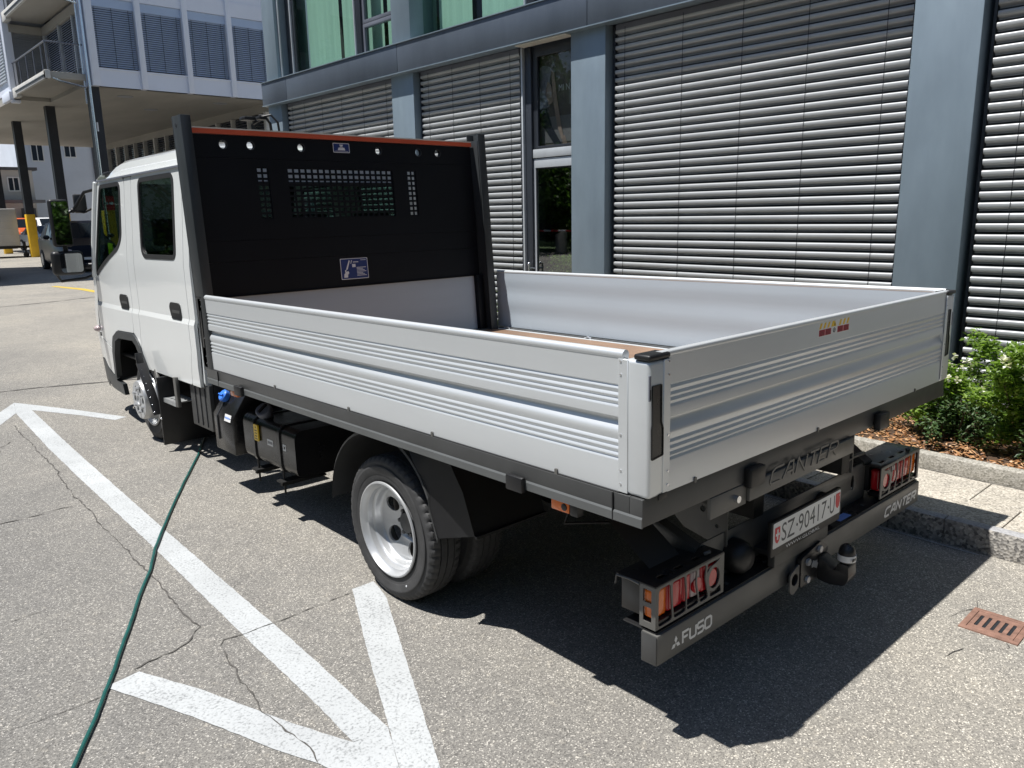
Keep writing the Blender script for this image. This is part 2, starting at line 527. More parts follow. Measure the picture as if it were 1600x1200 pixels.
    def text(self, s, origin, right, upv, width=None, height=None, depth=0.0, shear=0.0):
        vs, fs = text_geo(s, shear)
        xs = [p[0] for p in vs]; ys = [p[1] for p in vs]
        w = max(xs) - min(xs); h = max(ys) - min(ys)
        kx = (width / w) if width else (height / h)
        ky = (height / h) if height else kx
        r = Vector(right).normalized(); u = Vector(upv).normalized(); n = r.cross(u)
        o = Vector(origin)
        out = [o + r * ((p[0] - min(xs)) * kx) + u * ((p[1] - min(ys)) * ky) + n * depth for p in vs]
        return self.add(out, fs)

    def strokes(self, word, origin, right, upv, width, height, t, slant=0.0, depth=0.002, lift=0.0):
        """block capitals of bars"""
        gl = [GLYPH[c] for c in word]
        tot = sum(g[0] for g in gl) + 0.24 * (len(gl) - 1)
        k = width / (tot + slant)
        r = Vector(right).normalized(); u = Vector(upv).normalized(); n = r.cross(u)
        o = Vector(origin) + n * lift
        x = 0
        for adv, lines in gl:
            for ln in lines:
                pts = [((x + px + slant * py) * k, py * height) for px, py in ln]
                self._ribbon(pts, t, o, r, u, n, depth)
            x += adv + 0.24
        return self

    def _ribbon(self, pts, t, o, r, u, n, depth):
        m = len(pts); L = []; Rr = []
        for i, p in enumerate(pts):
            p = Vector((p[0], p[1]))
            d0 = (p - Vector(pts[i - 1])).normalized() if i > 0 else None
            d1 = (Vector(pts[i + 1]) - p).normalized() if i < m - 1 else None
            if d0 is None: d0 = d1
            if d1 is None: d1 = d0
            nn = (Vector((-d0.y, d0.x)) + Vector((-d1.y, d1.x)))
            nn.normalize()
            sc = 1 / max(0.45, nn.dot(Vector((-d0.y, d0.x))))
            L.append(p + nn * t / 2 * sc); Rr.append(p - nn * t / 2 * sc)
        vs = []; fs = []
        for q in (0, depth):
            for a in L + Rr:
                vs.append(o + r * a.x + u * a.y + n * q)
        for i in range(m - 1):
            fs += [(i, i + 1, m + i + 1, m + i), (2 * m + i, 2 * m + m + i, 2 * m + m + i + 1, 2 * m + i + 1),
                   (i, 2 * m + i, 2 * m + i + 1, i + 1), (m + i, m + i + 1, 3 * m + i + 1, 3 * m + i)]
        fs += [(0, m, 3 * m, 2 * m), (m - 1, 2 * m + m - 1, 4 * m - 1, 2 * m - 1)]
        self.add(vs, fs)

    def build(self, name, mat, parent=None, off=None, bevel=0.0, smooth=38, seg=2, norm=True, each=False):
        if each:
            return self.build_each(name, mat, parent, off, bevel=bevel, smooth=smooth, seg=seg, norm=norm)
        me = bpy.data.meshes.new(name)
        o3 = Vector(off) if off is not None else Vector((0, 0, 0))
        me.from_pydata([p - o3 for p in self.v], [], self.f)
        mats = mat if isinstance(mat, (list, tuple)) else [mat]
        for x in mats:
            me.materials.append(M[x] if isinstance(x, str) else x)
        me.polygons.foreach_set("material_index", self.m)
        if norm or bevel:
            bm = bmesh.new(); bm.from_mesh(me)
            if norm:
                bmesh.ops.recalc_face_normals(bm, faces=bm.faces)
            if bevel:
                es = [e for e in bm.edges if len(e.link_faces) == 2 and e.calc_face_angle(0) > 0.6]
                bmesh.ops.bevel(bm, geom=es, offset=bevel, segments=seg, affect='EDGES', profile=0.5, clamp_overlap=True)
            bm.to_mesh(me); bm.free()
        if smooth:
            me.polygons.foreach_set("use_smooth", [True] * len(me.polygons))
            me.set_sharp_from_angle(angle=math.radians(smooth))
        me.update()
        ob = bpy.data.objects.new(name, me)
        COL.objects.link(ob)
        if parent is not None:
            ob.parent = parent
        return ob

def _build_each(self, name, mat, parent, off, **k):
    """one object for every separate piece"""
    up_ = list(range(len(self.v)))
    def find(a):
        while up_[a] != a:
            up_[a] = up_[up_[a]]; a = up_[a]
        return a
    for f in self.f:
        r0 = find(f[0])
        for i in f[1:]:
            r1 = find(i)
            if r1 != r0: up_[r1] = r0
    groups = {}
    for f, m in zip(self.f, self.m):
        groups.setdefault(find(f[0]), []).append((f, m))
    obs = []
    for fs in groups.values():
        ix = sorted({i for f, _ in fs for i in f}); mp = {i: j for j, i in enumerate(ix)}
        mb = MB(); mb.v = [self.v[i] for i in ix]; mb.f = [tuple(mp[i] for i in f) for f, _ in fs]; mb.m = [m for _, m in fs]
        obs.append(mb.build(name, mat, parent, off, **k))
    return obs[0]
MB.build_each = _build_each

def circ(c, r, n=24, ry=None):
    return [(c[0] + r * math.cos(2 * PI * i / n), c[1] + (ry or r) * math.sin(2 * PI * i / n)) for i in range(n)]

def rect(x0, x1, y0, y1):
    return [(x0, y0), (x1, y0), (x1, y1), (x0, y1)]

def rnd_poly(pts, r, n=5):
    out = []; k = len(pts)
    for i in range(k):
        p = Vector(pts[i]); a = Vector(pts[i - 1]); b = Vector(pts[(i + 1) % k])
        rr = r[i] if isinstance(r, (list, tuple)) else r
        d0 = (a - p); d1 = (b - p)
        l = min(rr, d0.length * 0.45, d1.length * 0.45)
        if l < 1e-5:
            out.append((p.x, p.y)); continue
        p0 = p + d0.normalized() * l; p1 = p + d1.normalized() * l
        for j in range(n + 1):
            t = j / n
            q = p0 * (1 - t) ** 2 + p * 2 * t * (1 - t) + p1 * t * t
            out.append((q.x, q.y))
    return out

def inset_poly(pts, d):
    """grow (d>0) or shrink a simple polygon"""
    k = len(pts); ar = sum(pts[i - 1][0] * pts[i][1] - pts[i][0] * pts[i - 1][1] for i in range(k))
    sg = 1 if ar > 0 else -1
    out = []
    for i in range(k):
        p = Vector(pts[i]); a = Vector(pts[i - 1]); b = Vector(pts[(i + 1) % k])
        d0 = (p - a).normalized(); d1 = (b - p).normalized()
        n0 = Vector((d0.y, -d0.x)) * sg; n1 = Vector((d1.y, -d1.x)) * sg
        nn = (n0 + n1).normalized()
        sc = 1 / max(0.5, nn.dot(n0))
        q = p + nn * d * sc
        out.append((q.x, q.y))
    return out

_tc = {}
def text_geo(s, shear=0.0):
    key = (s, shear)
    if key in _tc: return _tc[key]
    cu = bpy.data.curves.new("lettering_tmp", 'FONT')
    cu.body = s; cu.size = 1.0; cu.shear = shear; cu.resolution_u = 3
    ob = bpy.data.objects.new("lettering_tmp", cu)
    COL.objects.link(ob)
    dg = bpy.context.evaluated_depsgraph_get(); dg.update()
    ev = ob.evaluated_get(dg); me = ev.to_mesh()
    vs = [tuple(v.co) for v in me.vertices]; fs = [tuple(p.vertices) for p in me.polygons]
    ev.to_mesh_clear()
    bpy.data.objects.remove(ob); bpy.data.curves.remove(cu)
    _tc[key] = (vs, fs)
    return vs, fs

GLYPH = {
    'C': (1.0, [[(1.0, 1.0), (0.22, 1.0), (0.0, 0.8), (0.0, 0.15), (0.12, 0.0), (0.95, 0.0)]]),
    'A': (0.95, [[(0.0, 0.0), (0.3, 1.0), (0.68, 1.0), (0.92, 0.0)], [(0.22, 0.33), (0.82, 0.33)]]),
    'N': (1.0, [[(0.0, 0.0), (0.0, 1.0), (0.9, 0.0), (0.9, 1.0)]]),
    'T': (0.85, [[(-0.05, 1.0), (0.85, 1.0)], [(0.4, 1.0), (0.4, 0.0)]]),
    'E': (0.78, [[(0.78, 1.0), (0.0, 1.0), (0.0, 0.0), (0.74, 0.0)], [(0.0, 0.5), (0.66, 0.5)]]),
    'R': (0.95, [[(0.0, 0.0), (0.0, 1.0), (0.75, 1.0), (0.92, 0.85), (0.92, 0.6), (0.75, 0.45), (0.0, 0.45)], [(0.5, 0.45), (0.95, 0.0)]]),
    'F': (0.85, [[(0.0, 0.0), (0.0, 1.0), (0.9, 1.0)], [(0.0, 0.5), (0.75, 0.5)]]),
    'U': (0.95, [[(0.0, 1.0), (0.0, 0.12), (0.15, 0.0), (0.75, 0.0), (0.92, 0.12), (0.92, 1.0)]]),
    'S': (0.95, [[(0.95, 1.0), (0.15, 1.0), (0.0, 0.88), (0.0, 0.62), (0.12, 0.5), (0.8, 0.5), (0.92, 0.38), (0.92, 0.12), (0.78, 0.0), (0.0, 0.0)]]),
    'O': (1.0, [[(0.2, 0.0), (0.0, 0.15), (0.0, 0.85), (0.2, 1.0), (0.8, 1.0), (1.0, 0.85), (1.0, 0.15), (0.8, 0.0), (0.18, 0.0)]]),
}

def tag(o, label, cat, group=None):
    o["label"] = label; o["category"] = cat
    if group: o["group"] = group
    return o

def thing(name, label, cat, loc=(0, 0, 0), rot=(0, 0, 0), group=None):
    o = bpy.data.objects.new(name, None)
    COL.objects.link(o)
    o.location = loc; o.rotation_euler = rot
    o.empty_display_size = 0.2
    return tag(o, label, cat, group)

def struct(o):
    o["kind"] = "structure"
    return o

def stuff(o):
    o["kind"] = "stuff"
    return o

def twin(src, name, parent, loc=(0, 0, 0)):
    o = src.copy(); COL.objects.link(o)
    o.parent = parent; o.location = loc
    return o
# ================================================================== GROUND
g = MB()
xs = [-600, -60, -20, -6, 2.375, 30, 60, 600]
g.add([(-700, -700, 0), (900, -700, 0), (900, 1100, 0), (-700, 1100, 0)], [(0, 1, 2, 3)])
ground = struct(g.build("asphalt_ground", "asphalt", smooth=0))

def flat_poly(mb, pts, z, jit=0.0018, step=0.035):
    out = []
    k = len(pts)
    for i in range(k):
        a = Vector(pts[i]); b = Vector(pts[(i + 1) % k])
        n = max(1, int((b - a).length / step))
        for j in range(n):
            p = a.lerp(b, j / n)
            out.append((p.x + random.uniform(-jit, jit), p.y + random.uniform(-jit, jit)))
    tris = tessellate_polygon([[Vector((p[0], p[1], 0)) for p in out]])
    mb.add([(p[0], p[1], z) for p in out], [tuple(t) for t in tris])

mk = MB()
flat_poly(mk, [(-0.413, 6.669), (-0.472, 5.195), (-0.495, 4.239), (-0.52, 2.816), (-0.556, 1.59), (-0.562, 1.203), (-0.567, 0.954), (-0.579, 0.712),
               (-0.456, 0.696), (-0.435, 1.204), (-0.425, 1.603), (-0.395, 3.045), (-0.343, 5.052), (-0.283, 6.698)], 0.0014)
flat_poly(mk, [(-0.337, 7.163), (-0.234, 6.943), (0.025, 6.355), (0.25, 5.791), (0.145, 5.748), (-0.024, 6.16), (-0.283, 6.698), (-0.413, 6.669)], 0.0017)
flat_poly(mk, [(-0.337, 7.163), (-0.413, 6.669), (-0.601, 6.28), (-1.272, 4.847), (-1.373, 5.0), (-0.535, 6.768)], 0.0020)
flat_poly(mk, [(-0.027, 1.637), (-0.265, 1.122), (-0.452, 0.701), (-0.609, 0.356), (-0.523, 0.274), (-0.44, 0.439), (-0.139, 1.08), (0.048, 1.478), (0.085, 1.635)], 0.0023)
flat_poly(mk, [(-1.051, 1.605), (-0.951, 1.622), (-0.819, 1.327), (-0.694, 0.981), (-0.633, 0.83), (-0.581, 0.709), (-0.456, 0.696), (-0.609, 0.356),
               (-0.668, 0.537), (-0.71, 0.692), (-0.784, 0.866), (-0.908, 1.21), (-1.064, 1.58)], 0.0026)
struct(mk.build("road_marking", "paint", smooth=0))

ym = MB()
flat_poly(ym, [(3.2, 21.9), (3.34, 22.0), (3.62, 20.4), (3.66, 18.6), (3.5, 18.6), (3.45, 20.2)], 0.004)
struct(ym.build("yellow_road_marking", "yellow_paint", smooth=0))

def ribbon(mb, pts, w, z, wob=0.012, step=0.03):
    P = []
    for i in range(len(pts) - 1):
        a = Vector(pts[i]); b = Vector(pts[i + 1]); n = max(1, int((b - a).length / step))
        for j in range(n):
            P.append(a.lerp(b, j / n))
    P.append(Vector(pts[-1]))
    off = 0; L = []; Rr = []
    for i, p in enumerate(P):
        d = (P[min(i + 1, len(P) - 1)] - P[max(i - 1, 0)])
        d = d.normalized() if d.length else Vector((1, 0))
        n = Vector((-d.y, d.x))
        off = off * 0.75 + random.uniform(-wob, wob) * 0.6
        ww = w * random.choice((0.15, 0.45, 0.7, 1, 1.3))
        if i in (0, len(P) - 1): ww = 0.0005
        L.append(p + n * (off + ww / 2)); Rr.append(p + n * (off - ww / 2))
    m = len(P)
    mb.add([(q.x, q.y, z) for q in L + Rr], [(i, i + 1, m + i + 1, m + i) for i in range(m - 1)])

ck = MB()
for pts, w in (([(-0.516, 6.191), (-0.537, 5.541), (-0.551, 4.87), (-0.584, 4.288), (-0.616, 3.779), (-0.623, 3.296), (-0.628, 2.881), (-0.633, 2.568), (-0.647, 2.3), (-0.661, 2.019), (-0.668, 1.851), (-0.659, 1.791), (-0.739, 1.696), (-0.811, 1.669), (-0.907, 1.669), (-0.97, 1.652)], 0.0065),
               ([(-1.24, 3.70), (-1.04, 3.714), (-0.848, 3.724), (-0.625, 3.743)], 0.008),
               ([(-0.665, 1.578), (-0.627, 1.621), (-0.54, 1.605), (-0.413, 1.609), (-0.266, 1.609), (-0.041, 1.616)], 0.0045),
               ([(-0.665, 1.578), (-0.675, 1.474), (-0.676, 1.385), (-0.693, 1.288), (-0.702, 1.162), (-0.71, 1.068), (-0.694, 0.981), (-0.695, 0.845), (-0.71, 0.692)], 0.006),
               ([(-1.407, 1.572), (-1.297, 1.56), (-1.181, 1.547), (-1.085, 1.558)], 0.004),
               ([(1.597, -0.303), (1.678, -0.324), (1.762, -0.369), (1.86, -0.33)], 0.004),
               ([(1.275, -0.405), (1.4, -0.429), (1.44, -0.504), (1.52, -0.545), (1.56, -0.52)], 0.004),
               ([(-1.6, 2.45), (-1.3, 2.4), (-1.05, 2.42)], 0.003),
               ([(-0.8, 5.2), (-0.734, 5.504), (-0.627, 5.634)], 0.006)):
    ribbon(ck, pts, w, 0.0032, wob=0.014 if w > 0.0045 else 0.008)
struct(ck.build("asphalt_crack", "tar", smooth=0))
sm = MB()
ribbon(sm, [(-2.2, 8.15), (-0.391, 7.827), (-0.012, 7.758), (0.563, 7.54), (1.6, 7.2)], 0.05, 0.003, 0.01, 0.06)
ribbon(sm, [(-3.0, 16.2), (1.268, 17.204), (2.104, 17.402), (3.078, 17.753), (4.0, 18.0)], 0.09, 0.003, 0.01, 0.1)
struct(sm.build("road_seam", "tar", smooth=0))
sp = MB()
sp.add([(2.318, -0.19, 0.004), (2.328, -0.19, 0.004), (2.352, 1.2, 0.004), (2.344, 1.2, 0.004)], [(0, 1, 2, 3)])
struct(sp.build("gutter_line", "paint", smooth=0))

# hose
hp = [(0.85, 5.3), (0.57, 4.856), (0.254, 4.191), (-0.034, 3.675), (-0.23, 3.31), (-0.409, 2.957), (-0.53, 2.72), (-0.629, 2.486), (-0.75, 2.25), (-0.858, 2.021), (-0.94, 1.855), (-1.017, 1.686), (-1.085, 1.56), (-1.153, 1.422), (-1.269, 1.207), (-1.45, 0.9), (-1.8, 0.4)]
pts = []
for i in range(len(hp) - 1):
    a = Vector(hp[i]); b = Vector(hp[i + 1])
    for j in range(4):
        q = a.lerp(b, j / 4)
        pts.append((q.x + 0.0015 * math.sin(i * 2.1 + j), q.y, 0.0085 + (0.003 if -0.62 < q.x < -0.4 else 0)))
h = MB().tube(pts, 0.0078, 12)
tag(h.build("garden_hose", "hose"), "green garden hose snaking from under the truck across the white line", "hose")

# ------------------------------------------------------------------ kerb, pavement, planter (rows run 1.17 degrees off the truck axis)
KA = 0.0204
def kline(x0, y): return x0 + KA * y * 1.0
def skew_box(mb, x0, x1, y0, y1, z0, z1):
    p = []
    for x in (x0, x1):
        for y in (y0, y1):
            for z in (z0, z1):
                p.append((x + KA * y, y, z))
    mb.add(p, [(0, 1, 3, 2), (4, 6, 7, 5), (0, 4, 5, 1), (2, 3, 7, 6), (0, 2, 6, 4), (1, 5, 7, 3)])

KX = 2.36
kerb = MB(); skew_box(kerb, KX + 0.012, KX + 0.058, -8, 11.2, -0.1, 0.118)
kerb = struct(kerb.build("kerb", "granite", smooth=0))
y = -5.1; i = 0
while y < 10.2:
    l = 1.02 + 0.1 * math.sin(i * 3.1)
    b = MB(); skew_box(b, KX, KX + 0.068, y, y + l - 0.006, -0.05, 0.13)
    o = b.build("kerb_stone", ["granite", "granite_top"], kerb, bevel=0.006)
    for p in o.data.polygons:
        if p.normal.z > 0.8: p.material_index = 1
    o.location.z = random.uniform(-0.003, 0.003)
    y += l; i += 1
pv = MB(); skew_box(pv, KX + 0.07, 3.2, -8, 11.2, -0.1, 0.108)
pav = struct(pv.build("pavement", "soil", smooth=0))
for row, (x0, x1, off) in enumerate(((KX + 0.073, KX + 0.385, 0.24), (KX + 0.39, KX + 0.735, 0.0))):
    y = -3.0 - off
    while y < 10.7:
        b = MB(); skew_box(b, x0 + 0.002, x1 - 0.002, y + 0.003, y + 0.5 - 0.003, 0.02, 0.121 + random.uniform(-0.0015, 0.0015))
        b.build("paving_slab", "slab", pav, bevel=0.003, seg=1)
        y += 0.5
PX = KX + 0.742
pk = MB(); skew_box(pk, PX + 0.01, PX + 0.06, -8, 10.5, 0.0, 0.19)
pk = pk.build("planter_kerb", "planter", smooth=0)
tag(pk, "low pale concrete kerb edging the bark-covered flower bed", "kerb")
y = -4.57
while y < 10.3:
    b = MB(); skew_box(b, PX, PX + 0.085, y, y + 0.994, 0.06, 0.214 + random.uniform(-0.002, 0.002))
    b.build("edging_block", "planter", pk, bevel=0.007)
    y += 1.0
bed = MB()
nx, ny = 10, 60
for j in range(ny + 1):
    for i in range(nx + 1):
        x = PX + 0.085 + 1.35 * i / nx; y = -4 + 14 * j / ny
        bed.v.append(Vector((x + KA * y, y, 0.175 + 0.03 * math.sin(x * 9 + y * 4) * math.sin(y * 5) + 0.03 * i / nx)))
for j in range(ny):
    for i in range(nx):
        a = j * (nx + 1) + i
        bed.f.append((a, a + 1, a + nx + 2, a + nx + 1)); bed.m.append(0)
struct(bed.build("flower_bed", "soil"))

chips = MB()
rr = random.Random(3)
for _ in range(9000):
    y = rr.uniform(-1.6, 2.6) if rr.random() < 0.85 else rr.uniform(2.6, 5)
    x = PX + 0.09 + rr.random() ** 1.1 * 1.1
    z = 0.175 + 0.03 * math.sin(x * 9 + y * 4) * math.sin(y * 5) + 0.03 * (x - PX) / 1.35 + rr.uniform(0.002, 0.02)
    l = rr.uniform(0.008, 0.026); w = rr.uniform(0.003, 0.009)
    a = rr.uniform(0, 2 * PI); tl = rr.uniform(-0.6, 0.6)
    d = Vector((math.cos(a), math.sin(a), tl * 0.7)) * l; e = Vector((-math.sin(a), math.cos(a), rr.uniform(-0.5, 0.5))) * w
    c = Vector((x + KA * y, y, z)); t = Vector((0, 0, 0.004))
    chips.add([c - d - e, c + d - e, c + d + e, c - d + e, c + t], [(0, 1, 4), (1, 2, 4), (2, 3, 4), (3, 0, 4)])
stuff(tag(chips.build("bark_mulch", "chips", smooth=0, norm=False), "reddish brown bark mulch covering the flower bed", "mulch"))

# drain grate
gr = thing("drain_grate", "rusty slotted drain grate set in the asphalt right of the truck", "drain grate", (1.66, -0.46, 0))
ux = Vector((0.995, 0.03)); uy = Vector((-0.03, 0.995))
b = MB(); b.prism(rect(-0.105, 0.105, -0.105, 0.105), [rect(-0.083, 0.083, -0.083, 0.083)], 'z', -0.01, 0.006)
b.build("outer_frame", "rust", gr, bevel=0.002)
sl = []
for i in range(5):
    x = -0.058 + i * 0.029
    sl.append(rnd_poly([(-0.052, x - 0.0065), (0.052, x - 0.0065), (0.052, x + 0.0065), (-0.052, x + 0.0065)], 0.006, 3))
b = MB(); b.prism(rect(-0.081, 0.081, -0.081, 0.081), sl, 'z', -0.012, 0.004)
b.build("slotted_cover", "rust", gr)
b = MB(); b.box(-0.08, 0.08, -0.08, 0.08, 0.0005, 0.0012)
b.build("dark_shaft", "dark", gr, smooth=0)
gr.rotation_euler.z = 0.02

# ================================================================== MAIN BUILDING (local x = away from the road, y = along the facade)
TH = -0.004854
FO = Vector((4.6, 4.0, 0))
def floc(p): return (p[0] * math.cos(TH) + p[1] * math.sin(TH), -p[0] * math.sin(TH) + p[1] * math.cos(TH), p[2])
bld = thing("office_building", "grey metal-clad office block with closed venetian blinds behind the truck", "building", floc(FO), (0, 0, -TH))
def fb(mb, name, mat, parent=bld, **k): return mb.build(name, mat, parent, FO, **k)

Y0, Y1 = -6.0, 10.74
core = MB()
core.box(4.62, 14.0, Y0, 3.95, 0, 3.3); core.box(5.9, 14.0, 3.951, 6.199, 0, 3.3); core.box(4.62, 14.0, 6.2, Y1 - 0.02, 0, 3.3)
core.box(5.4, 14.0, Y0, Y1 - 0.02, 3.3, 9.0)
# upper floor deck and ceiling in front of the core
core.box(4.6, 5.4, Y0, Y1 - 0.02, 3.3, 3.6)
core.box(4.3, 5.4, Y0, Y1 - 0.02, 6.6, 9.0)
fb(core, "inner_wall", "room", smooth=0, each=True)
base = MB(); base.box(4.3, 4.6, Y0, Y1 - 0.03, 0, 0.2)
fb(base, "plinth", "zinc2", bevel=0.004)
# fascia
fj = [Y0, -2.2, 0.87, 3.997, 7.083, 9.942, Y1]
for a, b2 in zip(fj[:-1], fj[1:]):
    b = MB(); b.box(4.17, 4.6, a + 0.003, b2 - 0.003, 3.335, 3.662)
    fb(b, "fascia_panel", "zinc2", bevel=0.004)
b = MB(); b.box(4.16, 4.3, Y0, Y1 + 0.004, 3.326, 3.336); b.box(4.155, 4.45, Y0, Y1 + 0.004, 3.6625, 3.672)
fb(b, "drip_edge", "zinc", smooth=0, each=True)
# ground floor columns
cols = [(-2.45, -2.02), (0.648, 1.081), (3.84, 4.279), (6.885, 7.348), (10.30, 10.72)]
for a, b2 in cols:
    b = MB(); b.box(4.25, 4.615, a, b2, 0.0, 3.334)
    fb(b, "facade_column", "zinc", bevel=0.006)
# upper columns
for a, b2 in ((10.32, 10.7), (6.9, 7.285), (3.9, 4.28), (0.8, 1.18)):
    b = MB(); b.box(4.25, 4.6, a, b2, 3.672, 6.6)
    fb(b, "upper_column", "zinc", bevel=0.006)

# blinds
SP = 0.071
prof = [(0.026, 0.0405), (0.008, 0.0398), (-0.002, 0.0378), (-0.0075, 0.0345), (-0.0098, 0.0295), (-0.0105, 0.022), (-0.0095, 0.0045),
        (-0.0075, 0.0008), (-0.003, -0.0006), (0.008, -0.003), (0.022, -0.0095), (0.03, -0.0165), (0.032, -0.02)]
def bay(y0, y1, cords, zb=0.24, zt=3.30):
    n = int((zt - zb) / SP)
    hb = MB()
    hb.box(4.34, 4.42, y0 + 0.01, y1 - 0.01, 3.27, 3.33)
    bl = fb(hb, "window_blind", "wgrey", smooth=0)
    s = MB()
    ys = [y0 + 0.004] + [c for c in cords if y0 < c < y1] + [y1 - 0.004]
    sp2 = [(d, z * 0.905) for d, z in prof]
    sp2 = sp2 + [(p[0] + 0.0012, p[1] - 0.0016) for p in reversed(sp2)]
    for a, c in zip(ys[:-1], ys[1:]):
        s.extrude_profile([(4.35 + d, z) for d, z in sp2], 'y', a + 0.0025, c - 0.0025)
    # the notch behind each ladder cord shows the slat carrying on a little deeper
    s.extrude_profile([(4.353 + d, z) for d, z in sp2], 'y', y0 + 0.006, y1 - 0.006)
    s.extrude_profile([(4.368, -0.0165), (4.368, -0.0195), (4.372, -0.0195), (4.372, -0.0165)], 'y', y0 + 0.006, y1 - 0.006)
    first = None
    for i in range(n):
        z = zt - 0.045 - i * SP
        if first is None:
            first = fb(s, "blind_slat", "slat", bl, smooth=50)
            first.location = (0, 0, z)
        else:
            twin(first, "blind_slat", bl, (0, random.uniform(-0.0015, 0.0015), z)).rotation_euler.y = random.uniform(-0.006, 0.006) * (3 if random.random() < 0.12 else 1)
    cm = MB()
    for c in cords:
        if y0 < c < y1:
            cm.box(4.3375, 4.3395, c - 0.0018, c + 0.0018, zb - 0.02, 3.3)
    if cm.v: fb(cm, "ladder_cord", "dark", bl, smooth=0, each=True)
    rail = MB()
    for yy in (y0 - 0.017, y1 - 0.0):
        rail.box(4.345, 4.4, yy, yy + 0.017, zb - 0.04, 3.32)
    fb(rail, "guide_rail", "wframe", bl, smooth=0, each=True)
    dk = MB(); dk.box(4.46, 4.5, y0 - 0.08, y1 + 0.08, 0.2, 3.33)
    fb(dk, "dark_glazing", "wgrey", bl, smooth=0)
bay(-1.98, 0.60, [-1.6, -1.0, -0.43, 0.13, 0.40])
bay(1.115, 3.80, [1.293, 1.886, 2.453, 3.039, 3.68])
bay(5.10, 6.86, [5.25, 5.75, 6.24, 6.7])
bay(7.38, 10.27, [7.6, 8.15, 8.7, 9.234, 9.75, 10.12])
# post between blind and door
b = MB(); b.box(4.33, 4.42, 5.052, 5.075, 0.2, 3.33)
fb(b, "pale_jamb", "wpale", bevel=0.003)
b = MB(); b.box(4.36, 4.56, 4.955, 5.045, 0.2, 3.33); b.box(4.42, 4.5, 4.93, 4.955, 0.2, 3.33)
fb(b, "dark_jamb", "wframe", bevel=0.004, each=True)
# door bay, glass plane 4.40
dr = MB()
dr.prism(rect(4.0, 5.0, 0.18, 2.205), [rect(4.1, 4.925, 0.3, 2.11)], 'x', 4.385, 4.43)
door = fb(dr, "glass_door", "wpale", bevel=0.003)
b = MB(); b.box(4.403, 4.409, 4.1, 4.925, 0.3, 2.11)
fb(b, "glass_pane", "dglass", door, smooth=0)
b = MB(); b.prism(rect(4.1, 4.925, 0.3, 2.11), [rect(4.112, 4.913, 0.312, 2.098)], 'x', 4.394, 4.402)
fb(b, "gasket", "dark", door, smooth=0)
b = MB(); b.tube([(4.30, 4.96, 1.1), (4.30, 4.96, 0.75)], 0.012, 10); b.tube([(4.385, 4.96, 1.05), (4.3, 4.96, 1.05)], 0.01, 8)
b.sphere((4.32, 4.98, 1.1), 0.018)
fb(b, "handle", "chrome", door)
b = MB(); b.box(4.375, 4.44, 4.0, 5.003, 2.212, 2.30)
fb(b, "transom_bar", "wpale", bevel=0.003)
tr = MB(); tr.prism(rect(4.0, 4.95, 2.305, 3.33), [rect(4.05, 4.885, 2.33, 3.22)], 'x', 4.385, 4.43)
tr = fb(tr, "transom_window", "wframe", bevel=0.003)
b = MB(); b.box(4.403, 4.409, 4.05, 4.885, 2.33, 3.22)
fb(b, "glass_pane", "tglass", tr, smooth=0)
# poster behind the transom pane
po = MB()
po.box(4.46, 4.47, 3.9, 5.05, 2.25, 3.3)
fb(po, "poster_board", "poster", smooth=0)
pg = MB()
pg.box(4.457, 4.4585, 4.0, 4.95, 2.36, 2.62)
pg.box(4.456, 4.4575, 4.2, 4.5, 2.72, 2.96)
fb(pg, "poster_ground", "poster_grey", smooth=0, each=True)
def flatp(mb, pl, d): mb.prism(pl, [], 'x', d, d - 0.001)
fg = MB(); flatp(fg, rnd_poly([(4.98, 3.08), (4.86, 3.14), (4.74, 3.10), (4.80, 2.80), (4.82, 2.70), (4.98, 2.72)], 0.03), 4.454)
fb(fg, "poster_shirt", "shirt", smooth=0)
fg = MB(); flatp(fg, rnd_poly([(4.98, 2.72), (4.82, 2.71), (4.74, 2.52), (4.58, 2.31), (4.66, 2.29), (4.84, 2.5), (4.98, 2.62)], 0.02), 4.452)
fb(fg, "poster_trousers", "trousers", smooth=0)
fg = MB()
flatp(fg, rnd_poly([(4.74, 3.08), (4.70, 3.05), (4.66, 2.78), (4.60, 2.50), (4.57, 2.40), (4.60, 2.38), (4.66, 2.52), (4.72, 2.78)], 0.015), 4.450)
for i in range(4):
    flatp(fg, [(4.60 - i * 0.012, 2.42), (4.588 - i * 0.012, 2.42), (4.565 - i * 0.017, 2.32), (4.573 - i * 0.017, 2.315)], 4.449)
flatp(fg, rnd_poly([(4.80, 2.98), (4.74, 2.92), (4.72, 2.76), (4.78, 2.74), (4.83, 2.86)], 0.02), 4.451)
fb(fg, "poster_arm", "skin", smooth=0, each=True)
tx = MB(); tx.text("MI N", (4.445, 4.63, 2.86), (0, -1, 0), (0, 0, 1), width=0.15, height=0.06)
fb(tx, "poster_lettering", "white_ink", smooth=0)
# plants standing just inside the door
# light strip above the door, back of the lobby
b = MB(); b.box(4.2, 4.33, 4.3, 5.02, 3.318, 3.3255)
fb(b, "soffit_strip", "cream", smooth=0)

